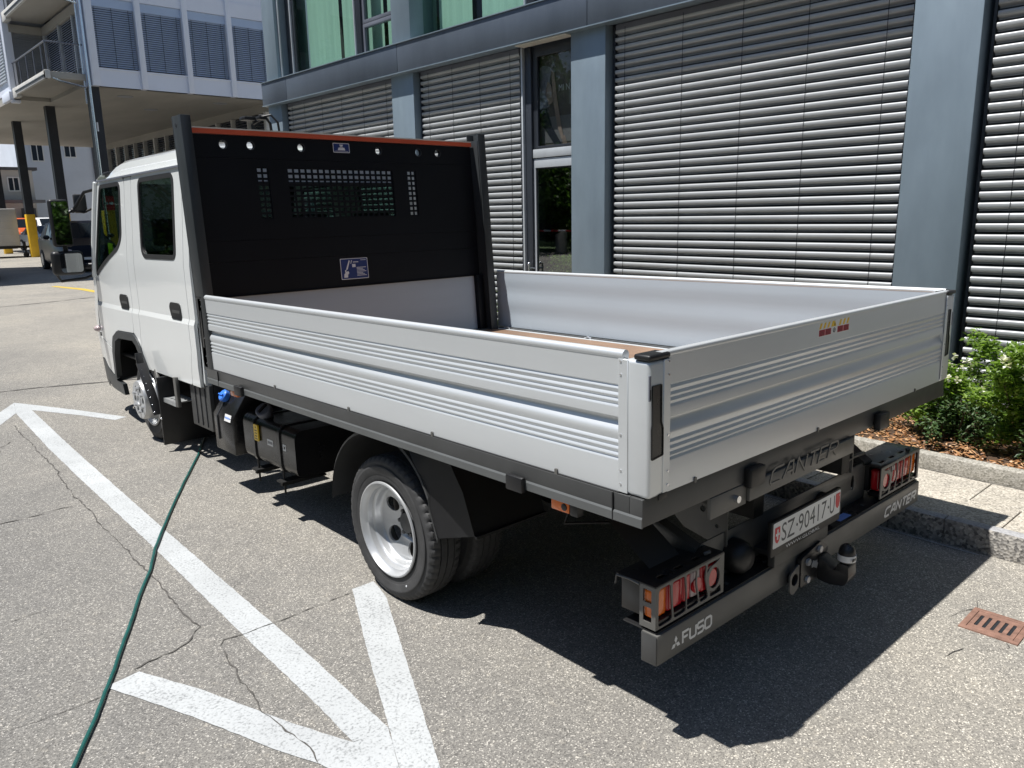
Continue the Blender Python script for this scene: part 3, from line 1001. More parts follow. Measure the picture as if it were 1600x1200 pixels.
# upper windows: glass at 4.45
def upane(name, y0, y1, z0, z1, frame=None, fw_=0.05, gx=4.45):
    if frame:
        b = MB(); b.prism(rect(y0, y1, z0, z1), [rect(y0 + fw_, y1 - fw_, z0 + fw_, z1 - fw_)], 'x', gx - 0.035, gx + 0.03)
        f = fb(b, name, frame, bevel=0.003)
        b = MB(); b.box(gx, gx + 0.006, y0 + fw_, y1 - fw_, z0 + fw_, z1 - fw_)
        fb(b, "glass_pane", "glass", f, smooth=0)
    else:
        b = MB(); b.box(gx, gx + 0.006, y0, y1, z0, z1)
        fb(b, name, "glass", smooth=0)
ZT = 6.6
upane("upper_window", 8.30, 10.02, 3.672, ZT)
upane("upper_window", 5.05, 6.98, 3.672, ZT)
upane("upper_window", 1.2, 3.6, 3.672, ZT)
b = MB(); b.box(4.43, 4.47, 10.02, 10.30, 3.672, ZT); b.box(4.42, 4.47, 10.02, 10.05, 3.672, ZT)
b.box(4.38, 4.49, 8.17, 8.29, 3.672, ZT); b.box(4.43, 4.49, 6.98, 7.06, 3.672, ZT); b.box(4.40, 4.49, 4.93, 5.045, 3.672, ZT)
b.box(4.40, 4.49, 7.06, 7.12, 3.672, ZT); b.box(4.44, 4.48, 4.2, 4.93, 3.672, ZT)
fb(b, "mullion", "wframe", bevel=0.003, each=True)
b = MB(); b.box(4.40, 4.43, 10.10, 10.125, 3.672, ZT); b.box(4.36, 4.43, 8.288, 8.31, 3.672, ZT)
b.box(4.30, 4.32, 10.28, 10.31, 3.672, ZT); b.box(4.38, 4.43, 5.047, 5.07, 3.672, ZT)
fb(b, "pale_strip", "wpale", bevel=0.002, each=True)
upane("casement_window", 7.30, 8.165, 3.672, 4.10, "wgrey", 0.045, 4.44)
upane("casement_window", 7.30, 8.165, 4.104, ZT, "wgrey", 0.045, 4.44)
def curtain(y0, y1, mat, x=4.60):
    b = MB(); n = max(6, int((y1 - y0) / 0.03)); vs = []
    for i in range(n + 1):
        yy = y0 + (y1 - y0) * i / n
        xx = x + 0.004 * math.sin(i * 1.3) + 0.006 * math.sin(i * 0.37)
        vs += [(xx, yy, 3.61), (xx, yy, 6.58)]
    b.add(vs, [(2 * i, 2 * i + 2, 2 * i + 3, 2 * i + 1) for i in range(n)])
    fb(b, "curtain", mat, norm=False)
for a, c, m in ((9.05, 9.92, "curtain"), (8.62, 8.96, "curtain"), (9.98, 10.6, "curtain2"), (6.15, 6.78, "curtain"), (5.2, 5.98, "curtain"), (6.82, 7.2, "curtain2"),
                (7.95, 8.35, "curtain"), (7.7, 7.87, "curtain"), (2.6, 3.4, "curtain")):
    curtain(a, c, m)

# lamp on the end of the building
lp = thing("wall_lamp", "black double-headed lamp bracket at the far corner of the office block", "lamp", floc((4.16, 10.5, 3.05)), (0, 0, -TH))
LO = Vector((4.16, 10.5, 3.05))
b = MB(); b.tube([(4.23, 10.55, 2.4), (4.18, 10.56, 3.06), (4.1, 10.58, 3.18), (4.02, 10.6, 3.17)], 0.022, 8); b.tube([(4.23, 10.3, 2.5), (4.19, 10.33, 3.06), (4.12, 10.4, 3.17), (4.0, 10.46, 3.14)], 0.018, 8)
b.tube([(4.02, 10.85, 2.4), (4.02, 10.85, 3.06), (4.14, 10.7, 3.16)], 0.02, 8)
b.build("bracket", "black", lp, LO, each=True)
b = MB(); b.box(3.86, 4.05, 10.75, 10.95, 3.12, 3.17); b.box(3.94, 4.06, 10.42, 10.55, 3.1, 3.15)
b.build("lamp_head", "black", lp, LO, bevel=0.012, each=True)
b = MB(); b.box(3.87, 4.04, 10.76, 10.94, 3.171, 3.176)
b.build("reflector", "chrome", lp, LO)
# ================================================================== RAISED BUILDING ON COLUMNS (across the yard)
LO2 = Vector((10.0, 40.0, 0))
lb = thing("raised_building", "pale blue office block raised on black columns over the passage at left", "building", LO2)
def l_(mb, name, mat, parent=lb, **k): return mb.build(name, mat, parent, LO2, **k)
X0, YF, ZS = 6.8, 29.5, 6.2
b = MB()
b.prism([(X0, YF + 0.02), (24, YF + 0.02), (24, 55), (5.55, 55), (5.55, 34.62), (X0, 34.62)], [], 'z', ZS, ZS + 0.3)
l_(b, "concrete_soffit", "concrete", smooth=0)
b = MB()
b.prism([(X0 + 0.25, YF + 0.25), (24, YF + 0.25), (24, 54.8), (5.8, 54.8), (5.8, 34.9), (X0 + 0.25, 34.9)], [], 'z', ZS + 0.301, 28)
l_(b, "inner_wall", "room", smooth=0)
# soffit downlights
for (x, y) in ((8.6, 31.5), (12.2, 31.4), (10.6, 34.8)):
    b = MB(); b.disc((x, y, 0), 0.28, 'z', ZS - 0.02, ZS - 0.001, 20)
    l_(b, "soffit_light", "lb_blind2")
fins = [7.09, 8.68, 10.33, 11.98, 13.6, 15.3]
def storey(z0, nfirst=0):
    for i in range(len(fins) - 1):
        a, c = fins[i] + 0.1, fins[i + 1] - 0.1
        if i == 0: a = 7.12
        b = MB(); b.box(a, c, YF - 0.0, YF + 0.2, z0, z0 + 0.56)
        l_(b, "spandrel_panel", "lb_panel", smooth=0)
        b = MB(); b.box(a - 0.02, c + 0.02, YF - 0.05, YF + 0.2, z0 + 0.56, z0 + 0.61)
        l_(b, "window_sill", "lb_panel", smooth=0)
        b = MB(); b.box(a, c, YF + 0.02, YF + 0.2, z0 + 2.60, z0 + 2.89)
        l_(b, "header_panel", "lb_panel2", smooth=0)
        bl = MB()
        z = z0 + 2.57
        while z > z0 + 0.64:
            bl.add([(a + 0.02, YF + 0.055, z - 0.035), (c - 0.02, YF + 0.055, z - 0.035), (c - 0.02, YF + 0.105, z + 0.03), (a + 0.02, YF + 0.105, z + 0.03)], [(0, 1, 2, 3)])
            z -= 0.072
        bb = l_(bl, "window_blind", "lb_blind", smooth=0, norm=False)
        cm = MB()
        for q in (0.12, 0.5, 0.88):
            xx = a + (c - a) * q
            cm.box(xx - 0.006, xx + 0.006, YF + 0.045, YF + 0.05, z0 + 0.61, z0 + 2.6)
        l_(cm, "ladder_cord", "wframe", bb, smooth=0, each=True)
    b = MB(); b.box(7.11, 20, YF + 0.21, YF + 0.245, z0, z0 + 2.9)
    l_(b, "dark_glazing", "dark", smooth=0)
storey(ZS)
b = MB(); b.box(7.1, 20, YF - 0.03, YF + 0.2, ZS + 2.9, ZS + 3.42)
l_(b, "storey_band", "lb_panel", smooth=0)
storey(ZS + 3.42)
for z0 in (ZS + 6.35, ZS + 9.8, ZS + 13.2):
    b = MB(); b.box(7.1, 24, YF, YF + 0.2, z0, z0 + 3.4)
    l_(b, "facade_panel", "lb_panel", smooth=0)
for i, x in enumerate(fins):
    w = 0.17 if i == 0 else 0.1
    b = MB(); b.box(x - w + (0.02 if i == 0 else 0), x + w - (0.06 if i == 0 else 0), YF - 0.11, YF + 0.2, ZS - 0.005, ZS + 6.4)
    l_(b, "facade_fin", "lb_panel", bevel=0.01)
# corner posts and pipes
b = MB(); b.box(6.79, 6.93, YF + 0.01, YF + 0.24, ZS - 0.02, 14)
l_(b, "corner_post", "lb_panel2", bevel=0.01)
b = MB(); b.tube([(6.84, YF - 0.06, 0), (6.84, YF - 0.06, 14)], 0.045, 10); b.tube([(6.73, YF + 0.1, ZS - 0.6), (6.73, YF + 0.1, 14)], 0.03, 8)
l_(b, "downpipe", "chrome", each=True)
# side wall with balcony recess
for (a, c) in ((29.78, 30.55), (30.63, 32.4), (32.48, 34.55)):
    for z0 in (ZS + 0.35, ZS + 3.05):
        bl = MB(); z = z0 + 2.0
        while z > z0 + (0.3 if a > 30 else 0.35):
            bl.add([(X0 + 0.055, a, z - 0.035), (X0 + 0.055, c, z - 0.035), (X0 + 0.105, c, z + 0.03), (X0 + 0.105, a, z + 0.03)], [(0, 1, 2, 3)])
            z -= 0.075
        bb = l_(bl, "balcony_blind", "lb_blind", smooth=0, norm=False)
        b = MB(); b.box(X0 + 0.02, X0 + 0.16, c, c + 0.08, z0, z0 + 2.1)
        l_(b, "blind_post", "wpale", bb, smooth=0)
b = MB(); b.box(X0 + 0.17, X0 + 0.2, YF + 0.25, 34.7, ZS + 0.3, 14)
l_(b, "dark_glazing", "dark", smooth=0)
for z0 in (ZS + 0.35, ZS + 3.05):
    bl = MB(); z = z0 + 2.0
    while z > z0:
        bl.add([(5.72, 34.66, z - 0.035), (X0, 34.66, z - 0.035), (X0, 34.71, z + 0.03), (5.72, 34.71, z + 0.03)], [(0, 1, 2, 3)])
        z -= 0.075
    l_(bl, "balcony_blind", "lb_blind2", smooth=0, norm=False)
b = MB(); b.box(5.58, 7.0, 34.76, 34.88, ZS + 0.3, 14)
l_(b, "recess_wall", "lb_blind2", smooth=0)
b = MB(); b.box(X0 - 0.0, X0 + 0.15, YF + 0.25, 34.6, ZS + 2.42, ZS + 2.7); b.box(5.7, X0, 34.6, 34.75, ZS + 2.42, ZS + 2.7)
l_(b, "lintel", "concrete", smooth=0, each=True)
for k, z0 in enumerate((ZS + 0.02, ZS + 2.7)):
    b = MB(); b.box(5.62, X0 + 0.1, YF + 0.06, 34.58, z0 + 0.12, z0 + 0.34)
    sl = l_(b, "balcony_slab", "concrete", bevel=0.01)
    b = MB(); b.box(5.54, 5.625, YF + 0.03, 34.0, z0 + 0.1, z0 + 0.36); b.box(5.54, 5.72, 34.0, 34.62, z0 + 0.02, z0 + 0.37)
    b.box(5.54, 5.7, YF + 0.025, YF + 0.2, z0 + 0.1, z0 + 0.37)
    l_(b, "slab_edge", "concrete_w", sl, bevel=0.01, each=True)
    b = MB(); b.box(5.52, 5.54, YF + 0.2, 34.1, z0 + 0.19, z0 + 0.235)
    l_(b, "drip_channel", "black", sl, smooth=0)
    rl = MB()
    zt = z0 + 1.28
    rl.tube([(X0, YF + 0.1, zt), (5.66, YF + 0.1, zt), (5.66, 34.6, zt)], 0.03, 8)
    for yy in (30.2, 31.3, 32.4, 33.5, 34.5):
        rl.tube([(5.66, yy, z0 + 0.3), (5.66, yy, zt)], 0.018, 6)
    for xx in (5.66, 6.1, 6.5):
        rl.tube([(xx, YF + 0.1, z0 + 0.3), (xx, YF + 0.1, zt)], 0.018, 6)
    l_(rl, "balcony_railing", "wgrey")
    b = MB(); b.tube([(5.75, YF + 0.0, z0 + 0.12), (5.95, YF - 0.06, z0 + 0.03), (6.74, YF - 0.07, z0 - 0.12)], 0.03, 8)
    l_(b, "drain_pipe", "chrome")
b = MB(); b.box(5.50, 5.78, 34.62, 34.95, ZS - 0.1, 14); b.box(5.42, 5.56, 34.63, 36.0, ZS - 0.02, ZS + 0.3)
l_(b, "block_post", "lb_panel", bevel=0.015, each=True)
b = MB()
z = ZS + 2.8
while z > ZS + 0.7:
    b.box(5.46, 5.54, 35.0, 44, z, z + 0.05); z -= 0.11
l_(b, "louvre", "wpale", smooth=0, each=True)
b = MB(); b.box(5.53, 5.56, 34.95, 54.9, ZS + 0.3, 14)
l_(b, "block_wall", "lb_panel", smooth=0)
# columns with yellow feet
for i, y in enumerate((29.85, 36.0, 42.25, 48.5)):
    c = MB(); w = 0.17
    x = 7.03
    c.box(x - w, x + w, y - w, y - w + 0.03, 0, ZS); c.box(x - w, x + w, y + w - 0.03, y + w, 0, ZS); c.box(x - 0.02, x + 0.02, y - w + 0.03, y + w - 0.03, 0, ZS)
    c.box(x - w + 0.005, x - w + 0.02, y - w + 0.03, y + w - 0.03, 0, ZS)
    co = l_(c, "steel_column", "steel", smooth=0)
    c = MB(); c.box(x - w - 0.015, x + w + 0.015, y - w - 0.015, y + w + 0.015, 0, 2.0)
    l_(c, "yellow_foot", "colyel", co, bevel=0.01)
    if i == 0:
        c = MB(); c.box(x - w - 0.02, x + w + 0.02, y - w - 0.035, y - w - 0.018, 2.0, 2.5)
        sg = l_(c, "red_notice", "red", co, smooth=0)
        c = MB(); c.box(x - 0.15, x - 0.02, y - w - 0.037, y - w - 0.0355, 2.2, 2.29); c.box(x + 0.02, x + 0.15, y - w - 0.037, y - w - 0.0355, 2.2, 2.29)
        l_(c, "notice_lettering", "white_ink", co, smooth=0, each=True)
        c = MB(); c.tube([(x - 0.05, y - w - 0.05, 4.7), (x - 0.05, y - w - 0.05, 5.0)], 0.03, 8)
        l_(c, "column_lamp", "white_ink", co)
# passage wall with ribbon windows
b = MB(); b.box(13.7, 14.0, 29.7, 55, 0, 3.4)
l_(b, "passage_wall", "concrete", smooth=0)
b = MB(); b.box(13.7, 14.0, 29.7, 55, 5.86, 6.2)
l_(b, "passage_header", "concrete", smooth=0)
y = 30.4; i = 0
while y < 54.5:
    b = MB(); w = 0.2 if i % 4 == 0 else 0.1
    b.box(13.58, 13.9, y - w / 2, y + w / 2, 3.4, 5.86)
    l_(b, "passage_mullion", "concrete_w", smooth=0)
    b = MB(); b.box(13.78, 13.8, y + w / 2, y + 1.66 - 0.06, 3.4, 5.86)
    p = l_(b, "passage_window", "pane", smooth=0)
    b = MB(); z = 5.8
    while z > 4.2:
        b.add([(13.70, y + 0.1, z - 0.05), (13.70, y + 1.55, z - 0.05), (13.75, y + 1.55, z), (13.75, y + 0.1, z)], [(0, 1, 2, 3)]); z -= 0.11
    l_(b, "window_blind", "wgrey", p, smooth=0, norm=False)
    y += 1.66; i += 1

# ================================================================== FAR BUILDINGS
def far(name, label, x0, x1, y0, y1, h, mat, wins=(), roof=None, extra=None):
    c = Vector(((x0 + x1) / 2, (y0 + y1) / 2, 0))
    t = thing(name, label, "building", c)
    b = MB(); b.box(x0, x1, y0, y1, 0, h); b.build("wall", mat, t, c, smooth=0)
    for (a, z, w, hh) in wins:
        f = MB(); f.prism(rect(a, a + w, z, z + hh), [rect(a + 0.08, a + w / 2 - 0.03, z + 0.08, z + hh - 0.08), rect(a + w / 2 + 0.03, a + w - 0.08, z + 0.08, z + hh - 0.08)], 'y', y0 - 0.06, y0 - 0.005)
        fo = f.build("window", "carwhite", t, c, smooth=0)
        f = MB(); f.box(a + 0.05, a + w - 0.05, y0 - 0.03, y0 - 0.02, z + 0.05, z + hh - 0.05); f.build("pane", "pane", fo, c, smooth=0)
    if roof:
        b = MB(); b.box(x0 - 0.3, x1 + 0.3, y0 - roof[0], y1, h, h + 0.2); b.build("roof", roof[1], t, c, smooth=0)
    if extra: extra(t, c)
    return t
def ribs(t, c):
    b = MB()
    x = 17.6
    while x < 21:
        b.box(x, x + 0.12, 69.86, 69.995, 0, 11); x += 0.28
    b.build("ribbed_cladding", "wall_d", t, c, smooth=0, each=True)
    b = MB(); b.box(20.0, 20.3, 69.7, 69.85, 0, 11); b.box(18.6, 18.75, 69.75, 69.85, 0, 11); b.build("corner_pipe", "carwhite", t, c, smooth=0, each=True)
far("pale_house", "pale blue rendered house with white framed windows seen through the passage", 12.9, 22, 70, 82, 12, "wall_w",
    [(13.25, 6.2, 0.9, 1.6), (15.55, 6.55, 0.9, 1.6), (13.25, 10, 0.9, 1.4)], None, ribs)
far("blue_hall", "blue-grey clad hall standing farthest back behind the passage columns", 4, 19, 92, 110, 13, "wall_w",
    [(11.8, 4.5, 2.2, 1.2), (15.0, 4.5, 2.2, 1.2)], None,
    lambda t, c: [MB().box(3.98, 19.02, 91.93, 91.99, 5.6, 8.4).build("blue_band", "wall_b", t, c, smooth=0),
                  MB().box(3.98, 19.02, 91.9, 91.99, 3.6, 4.0).build("grey_band", "wall_d", t, c, smooth=0)])
far("cream_workshop", "cream two-storey workshop with small dark windows and a canopy beyond the trailer", 3, 11.9, 64, 75, 5.2, "wall_c",
    [(10.3, 3.75, 0.75, 1.0), (11.05, 3.7, 0.6, 1.0), (8.8, 3.75, 0.75, 1.0)], (0.25, "wall_d"),
    lambda t, c: [MB().box(3, 12.2, 62.6, 64, 2.95, 3.15).build("canopy", "wall_d", t, c, smooth=0),
                  MB().box(10.9, 11.8, 63.93, 63.99, 0.1, 2.6).build("gate", "wall_d", t, c, smooth=0)])

# ================================================================== CARS
def car_shell(prof, half, taper_z, roof_in, n=9):
    """prof: list of (y, z_low, z_high) stations -> lofted body"""
    vs = []; fs = []
    m = 0
    for (y, zl, zs, zt, w, wt) in prof:
        ring = [(-w * 0.94, zl), (-w, zl + 0.12), (-w, zs), (-wt, zt - 0.04), (-wt * 0.85, zt), (wt * 0.85, zt), (wt, zt - 0.04), (w, zs), (w, zl + 0.12), (w * 0.94, zl)]
        m = len(ring)
        vs += [(x, y, z) for x, z in ring]
    k = len(prof)
    for i in range(k - 1):
        for j in range(m):
            fs.append((i * m + j, i * m + (j + 1) % m, (i + 1) * m + (j + 1) % m, (i + 1) * m + j))
    fs += [tuple(range(m)), tuple((k - 1) * m + j for j in range(m))]
    return vs, fs

def make_car(name, label, cat, paint, kind, loc, rz, group=None):
    """front of the car at -y in its own frame"""
    t = thing(name, label, cat, loc, (0, 0, rz), group)
    W_ = 0.9
    if kind == 'suv':
        st = [(-2.2, 0.38, 0.55, 0.62, 0.72, 0.6), (-2.12, 0.26, 0.72, 0.88, 0.84, 0.72), (-1.2, 0.24, 0.92, 1.04, W_, 0.8), (-0.95, 0.24, 0.95, 1.07, W_, 0.8),
              (-0.2, 0.24, 0.97, 1.58, W_, 0.66), (0.2, 0.24, 0.98, 1.66, W_, 0.68), (1.4, 0.24, 1.0, 1.62, W_, 0.67), (2.0, 0.26, 1.02, 1.3, 0.88, 0.7), (2.2, 0.36, 0.9, 1.0, 0.82, 0.7)]
        ax = (-1.4, 1.35); r = 0.35
        gl = [(-0.92, 1.08), (-0.22, 1.56)]; roofz = 1.6; y_r = 1.9
    elif kind == 'van':
        st = [(-2.1, 0.4, 0.7, 0.8, 0.78, 0.7), (-2.0, 0.3, 0.95, 1.1, 0.86, 0.78), (-1.65, 0.3, 1.05, 1.25, W_, 0.82), (-1.1, 0.3, 1.1, 1.85, W_, 0.76), (-0.8, 0.3, 1.1, 1.92, W_, 0.78),
              (2.1, 0.3, 1.1, 1.92, W_, 0.8), (2.2, 0.36, 1.1, 1.85, 0.88, 0.78)]
        ax = (-1.35, 1.4); r = 0.33
        gl = [(-1.62, 1.28), (-1.12, 1.82)]; roofz = 1.85; y_r = 2.1
    else:
        st = [(-2.15, 0.34, 0.5, 0.6, 0.7, 0.6), (-2.05, 0.22, 0.66, 0.76, 0.82, 0.7), (-1.1, 0.2, 0.84, 0.92, 0.88, 0.78), (-0.85, 0.2, 0.86, 0.95, 0.88, 0.76),
              (-0.05, 0.2, 0.88, 1.38, 0.88, 0.62), (0.3, 0.2, 0.88, 1.43, 0.88, 0.64), (1.1, 0.2, 0.9, 1.36, 0.88, 0.62), (1.75, 0.22, 0.92, 1.0, 0.86, 0.66), (2.15, 0.32, 0.8, 0.92, 0.8, 0.66)]
        ax = (-1.3, 1.3); r = 0.32
        gl = [(-0.83, 0.96), (-0.07, 1.36)]; roofz = 1.38; y_r = 1.6
    b = MB(); v, f = car_shell(st, W_, 0, 0); b.add(v, f)
    body = b.build("body", paint, t, smooth=50)
    # windscreen and side windows laid 6 mm proud of the shell
    (ya, za), (yb, zb) = gl
    def wid(y, z):
        for i in range(len(st) - 1):
            if st[i][0] <= y <= st[i + 1][0]:
                k = (y - st[i][0]) / (st[i + 1][0] - st[i][0])
                q = [st[i][j] + (st[i + 1][j] - st[i][j]) * k for j in range(6)]
                s = max(0, min(1, (z - q[2]) / max(0.01, q[3] - 0.04 - q[2])))
                return q[4] + (q[5] - q[4]) * s, q
        return 0.8, st[-1]
    b = MB()
    wa = wid(ya, za)[1][5] * 0.84; wb = wid(yb, zb)[1][5] * 0.84
    b.add([(-wa, ya, za + 0.012), (wa, ya, za + 0.012), (wb, yb, zb + 0.03), (-wb, yb, zb + 0.03)], [(0, 1, 2, 3)])
    b.build("windscreen", "carglass", t, smooth=0, norm=False)
    for s in (-1, 1):
        ys = [yb - 0.25, yb + 0.25, 0.55 if kind != 'van' else -0.4]
        if kind != 'van': ys += [0.62, y_r - 0.25]
        for y0, y1 in ((ys[0], ys[2]),) + (((ys[3], ys[4]),) if kind != 'van' else ()):
            b = MB(); q = []
            for (y, up_) in ((y0, 0), (y1, 0), (y1, 1), (y0 + (0.35 if y0 < 0.3 else 0), 1)):
                w0, st0 = wid(y, 0); zlo = st0[2] + 0.03; zhi = st0[3] - 0.09
                z = zlo if not up_ else max(zlo + 0.02, zhi)
                q.append((s * (wid(y, z)[0] + 0.008), y, z))
            b.add(q, [(0, 1, 2, 3)])
            b.build("side_window", "carglass", t, smooth=0, norm=False)
        b = MB(); b.sphere((s * 0.62, st[0][0] + 0.1, st[1][2] - 0.02), 0.13, 10, 6, (1.3, 0.6, 0.7))
        b.build("headlight", "clear_lens", t)
        b = MB(); b.sphere((s * 0.99, yb - 0.35, gl[0][1] + 0.06), 0.1, 10, 6, (1.0, 0.6, 0.75)); b.box(s * 0.85 - 0.04, s * 0.85 + 0.04, yb - 0.38, yb - 0.3, gl[0][1] - 0.02, gl[0][1] + 0.04)
        b.build("wing_mirror", "black", t)
        for y in ax:
            b = MB(); b.lathe([(-0.1, r * 0.6), (-0.1, r * 0.95), (-0.07, r), (0.07, r), (0.1, r * 0.95), (0.1, r * 0.6)], (s * 0.82, y, r), 'x', 24)
            w = b.build("wheel", "rubber", t)
            b = MB(); b.disc((s * 0.9, y, r), r * 0.62, 'x', 0, 0.02 * s, 20); b.build("rim", "rim", w)
    b = MB(); b.box(-0.55, 0.55, st[0][0] - 0.015, st[0][0] + 0.1, 0.4, 0.52); b.build("grille", "black", t, bevel=0.01)
    b = MB(); b.box(-0.25, 0.25, st[0][0] - 0.03, st[0][0] - 0.018, 0.42, 0.5); b.build("number_plate", "plate", t, smooth=0)
    return t
make_car("parked_car", "dark blue SUV parked in shade beside the truck mirrors", "car", "carblue", 'suv', (5.75, 29.3, 0), -0.06)
make_car("parked_car", "black car nosing in at the left edge in front of the trailer", "car", "carblack", 'sedan', (2.02, 27.4, 0), -0.12)
make_car("parked_van", "orange van parked far back behind the yellow column", "van", "carorange", 'van', (9.9, 61.0, 0), 0.25)
make_car("parked_van", "white van parked far back beside the orange one", "van", "carwhite", 'van', (11.55, 60.8, 0), 0.1)
make_car("parked_car", "silver car parked just in front of the white van", "car", "carsilver", 'sedan', (9.75, 52.5, 0), 0.15)

tl = thing("box_trailer", "pale grey box trailer with its drawbar towards the yellow column", "trailer", (4.6, 43.5, 0))
TO = Vector((4.6, 43.5, 0))
b = MB(); b.box(3.0, 6.55, 42.6, 44.6, 0.55, 2.28); bx = b.build("box", "tarp", tl, TO, bevel=0.04)
b = MB()
for i in range(5): b.box(3.02, 6.34, 42.585, 42.599, 0.75 + i * 0.3, 0.765 + i * 0.3)
b.build("side_rib", "concrete_w", bx, TO, smooth=0, each=True)
b = MB(); b.box(2.95, 6.4, 42.58, 44.62, 0.42, 0.55); b.bar((6.4, 43.4, 0.48), (7.35, 42.9, 0.48), 0.1, 0.1); b.bar((6.4, 42.7, 0.48), (7.35, 42.9, 0.48), 0.08, 0.08)
b.tube([(6.72, 42.6, 0.08), (6.72, 42.6, 0.75)], 0.04, 8)
b.build("chassis", "under", tl, TO)
for x in (4.2, 5.0):
    for yy in (42.7, 44.5):
        b = MB(); b.lathe([(-0.1, 0.15), (-0.1, 0.3), (-0.06, 0.33), (0.06, 0.33), (0.1, 0.3), (0.1, 0.15)], (x, yy, 0.33), 'y', 20); b.build("wheel", "rubber", tl, TO)
b = MB(); b.lathe([(-0.04, 0.03), (-0.04, 0.12), (0.04, 0.12), (0.04, 0.03)], (6.72, 42.6, 0.12), 'y', 16); b.build("jockey_wheel", "rubber", tl, TO)

# ================================================================== PLANTS
def leaf_quad(mb, c, d, up_, l, w):
    d = d.normalized(); s = d.cross(up_)
    if s.length < 1e-3: s = d.cross(Vector((1, 0, 0)))
    s = s.normalized(); n = s.cross(d)
    mb.add([c, c + d * l * 0.5 + s * w * 0.5 + n * l * 0.08, c + d * l, c + d * l * 0.5 - s * w * 0.5 + n * l * 0.08], [(0, 1, 2), (0, 2, 3)])

def rvec(r):
    while True:
        v = Vector((r.uniform(-1, 1), r.uniform(-1, 1), r.uniform(-1, 1)))
        if 0.05 < v.length < 1: return v

def shrub(label, base, h, rad, nleaf, lsize, mat, flowers=0, seed=1, lean=(0, 0), group=None, low=0.25, name="rose_bush"):
    r = random.Random(seed)
    t = thing(name, label, "shrub", base, group=group)
    st = MB(); lf = MB(); fl = MB()
    tips = []
    for i in range(int(7 + rad * 14)):
        a = r.uniform(0, 2 * PI); q = rad * math.sqrt(r.random())
        top = Vector((math.cos(a) * q + lean[0], math.sin(a) * q + lean[1], h * (0.55 + 0.45 * r.random()) * (1 - 0.25 * (q / rad) ** 2)))
        b0 = Vector((math.cos(a) * q * 0.25, math.sin(a) * q * 0.25, 0))
        mid = b0.lerp(top, 0.5) + Vector((r.uniform(-.05, .05), r.uniform(-.05, .05), 0.04))
        st.tube([b0, mid, top], [0.007, 0.005, 0.002], 5)
        for k in range(5):
            f = low + (1 - low) * (k + r.random()) / 5
            p = b0.lerp(mid, f * 2) if f < 0.5 else mid.lerp(top, f * 2 - 1)
            e = p + rvec(r) * 0.16 * (0.6 + h)
            if e.z < 0.03: e.z = 0.05
            st.tube([p, e], [0.0025, 0.0012], 4, False)
            tips.append((p, e))
    per = max(1, nleaf // len(tips))
    for p, e in tips:
        for k in range(per):
            c = p.lerp(e, r.uniform(0.2, 1.1)) + rvec(r) * 0.06
            if c.z < 0.01: c.z = 0.02
            d = rvec(r); d.z = d.z * 0.5 + 0.1
            leaf_quad(lf, c, d, Vector((r.uniform(-.4, .4), r.uniform(-.4, .4), 1)), lsize * r.uniform(0.6, 1.25), lsize * r.uniform(0.4, 0.62))
    st.build("stem", "stem", t, smooth=60)
    o = lf.build("foliage", mat, t, smooth=0, norm=False); stuff(o)
    if flowers:
        for i in range(flowers):
            p, e = r.choice([q for q in tips if q[1].z > h * 0.42] or tips)
            c = e + rvec(r) * 0.04 + Vector((-0.07, -0.06, 0.05))
            for j in range(7):
                d = rvec(r)
                leaf_quad(fl, c + d * 0.006, d + Vector((-0.3, -0.3, 0.2)), Vector((0, 0, 1)), 0.027, 0.025)
        fl.build("blossom", "petal", t, smooth=0, norm=False)
    return t
SG = "shrubs in the flower bed"
shrub("tall rose bush with white blossoms at the right edge by the blinds", (3.72, -0.06, 0.18), 0.86, 0.42, 15000, 0.042, "leaf_rose", 60, 11, (-0.03, 0.0))
shrub("leafy rose bush just right of the tailgate corner, in front of the grey column", (3.72, 0.52, 0.18), 0.58, 0.3, 6500, 0.038, "leaf_rose", 22, 12, (-0.02, -0.03))
shrub("low dark green shrub spreading over the bark below the rose bushes", (3.56, 0.36, 0.18), 0.34, 0.25, 2600, 0.032, "leaf_dark", 3, 13, name="low_shrub")
shrub("small sprawling shrub at the front of the bed by the right edge", (3.4, -0.18, 0.18), 0.26, 0.16, 1000, 0.036, "leaf_dark", 0, 14, name="low_shrub")
shrub("sparse low shrub half hidden under the tailgate", (3.66, 0.95, 0.18), 0.27, 0.24, 1000, 0.028, "leaf_dark", 0, 15, name="low_shrub")
shrub("rose bush growing outside the frame beside the kerb", (3.75, -0.7, 0.18), 0.8, 0.34, 2600, 0.036, "leaf_rose", 14, 16)
for i, y in enumerate((1.7, 2.6, 3.5)):
    shrub("green shrub in the bed hidden behind the truck's loading bed", (3.75, y, 0.18), 0.55, 0.3, 1100, 0.034, "leaf_rose", 5, 20 + i, group="shrubs hidden behind the truck bed")
hp_ = thing("hedge_plant", "bright green clipped hedge plant just behind the glass door pane", "shrub", (4.55, 4.6, 0))
b = MB(); r = random.Random(31)
for k in range(9):
    y = 4.32 + k * 0.07; b.tube([(4.55, y, 0), (4.53 + r.uniform(-.03, .03), y + r.uniform(-.03, .03), 0.6), (4.55, y, 1.05)], [0.008, 0.006, 0.003], 5)
b.build("stem", "stem", hp_, (4.55, 4.6, 0))
b = MB()
for _ in range(5000):
    leaf_quad(b, Vector((r.uniform(4.46, 4.66), r.uniform(4.28, 4.88), 0.25 + 0.93 * math.sqrt(r.random()))), rvec(r), Vector((r.uniform(-.4, .4), r.uniform(-.4, .4), 1)), 0.034, 0.019)
stuff(b.build("foliage", "leaf_rose", hp_, (4.55, 4.6, 0), smooth=0, norm=False))
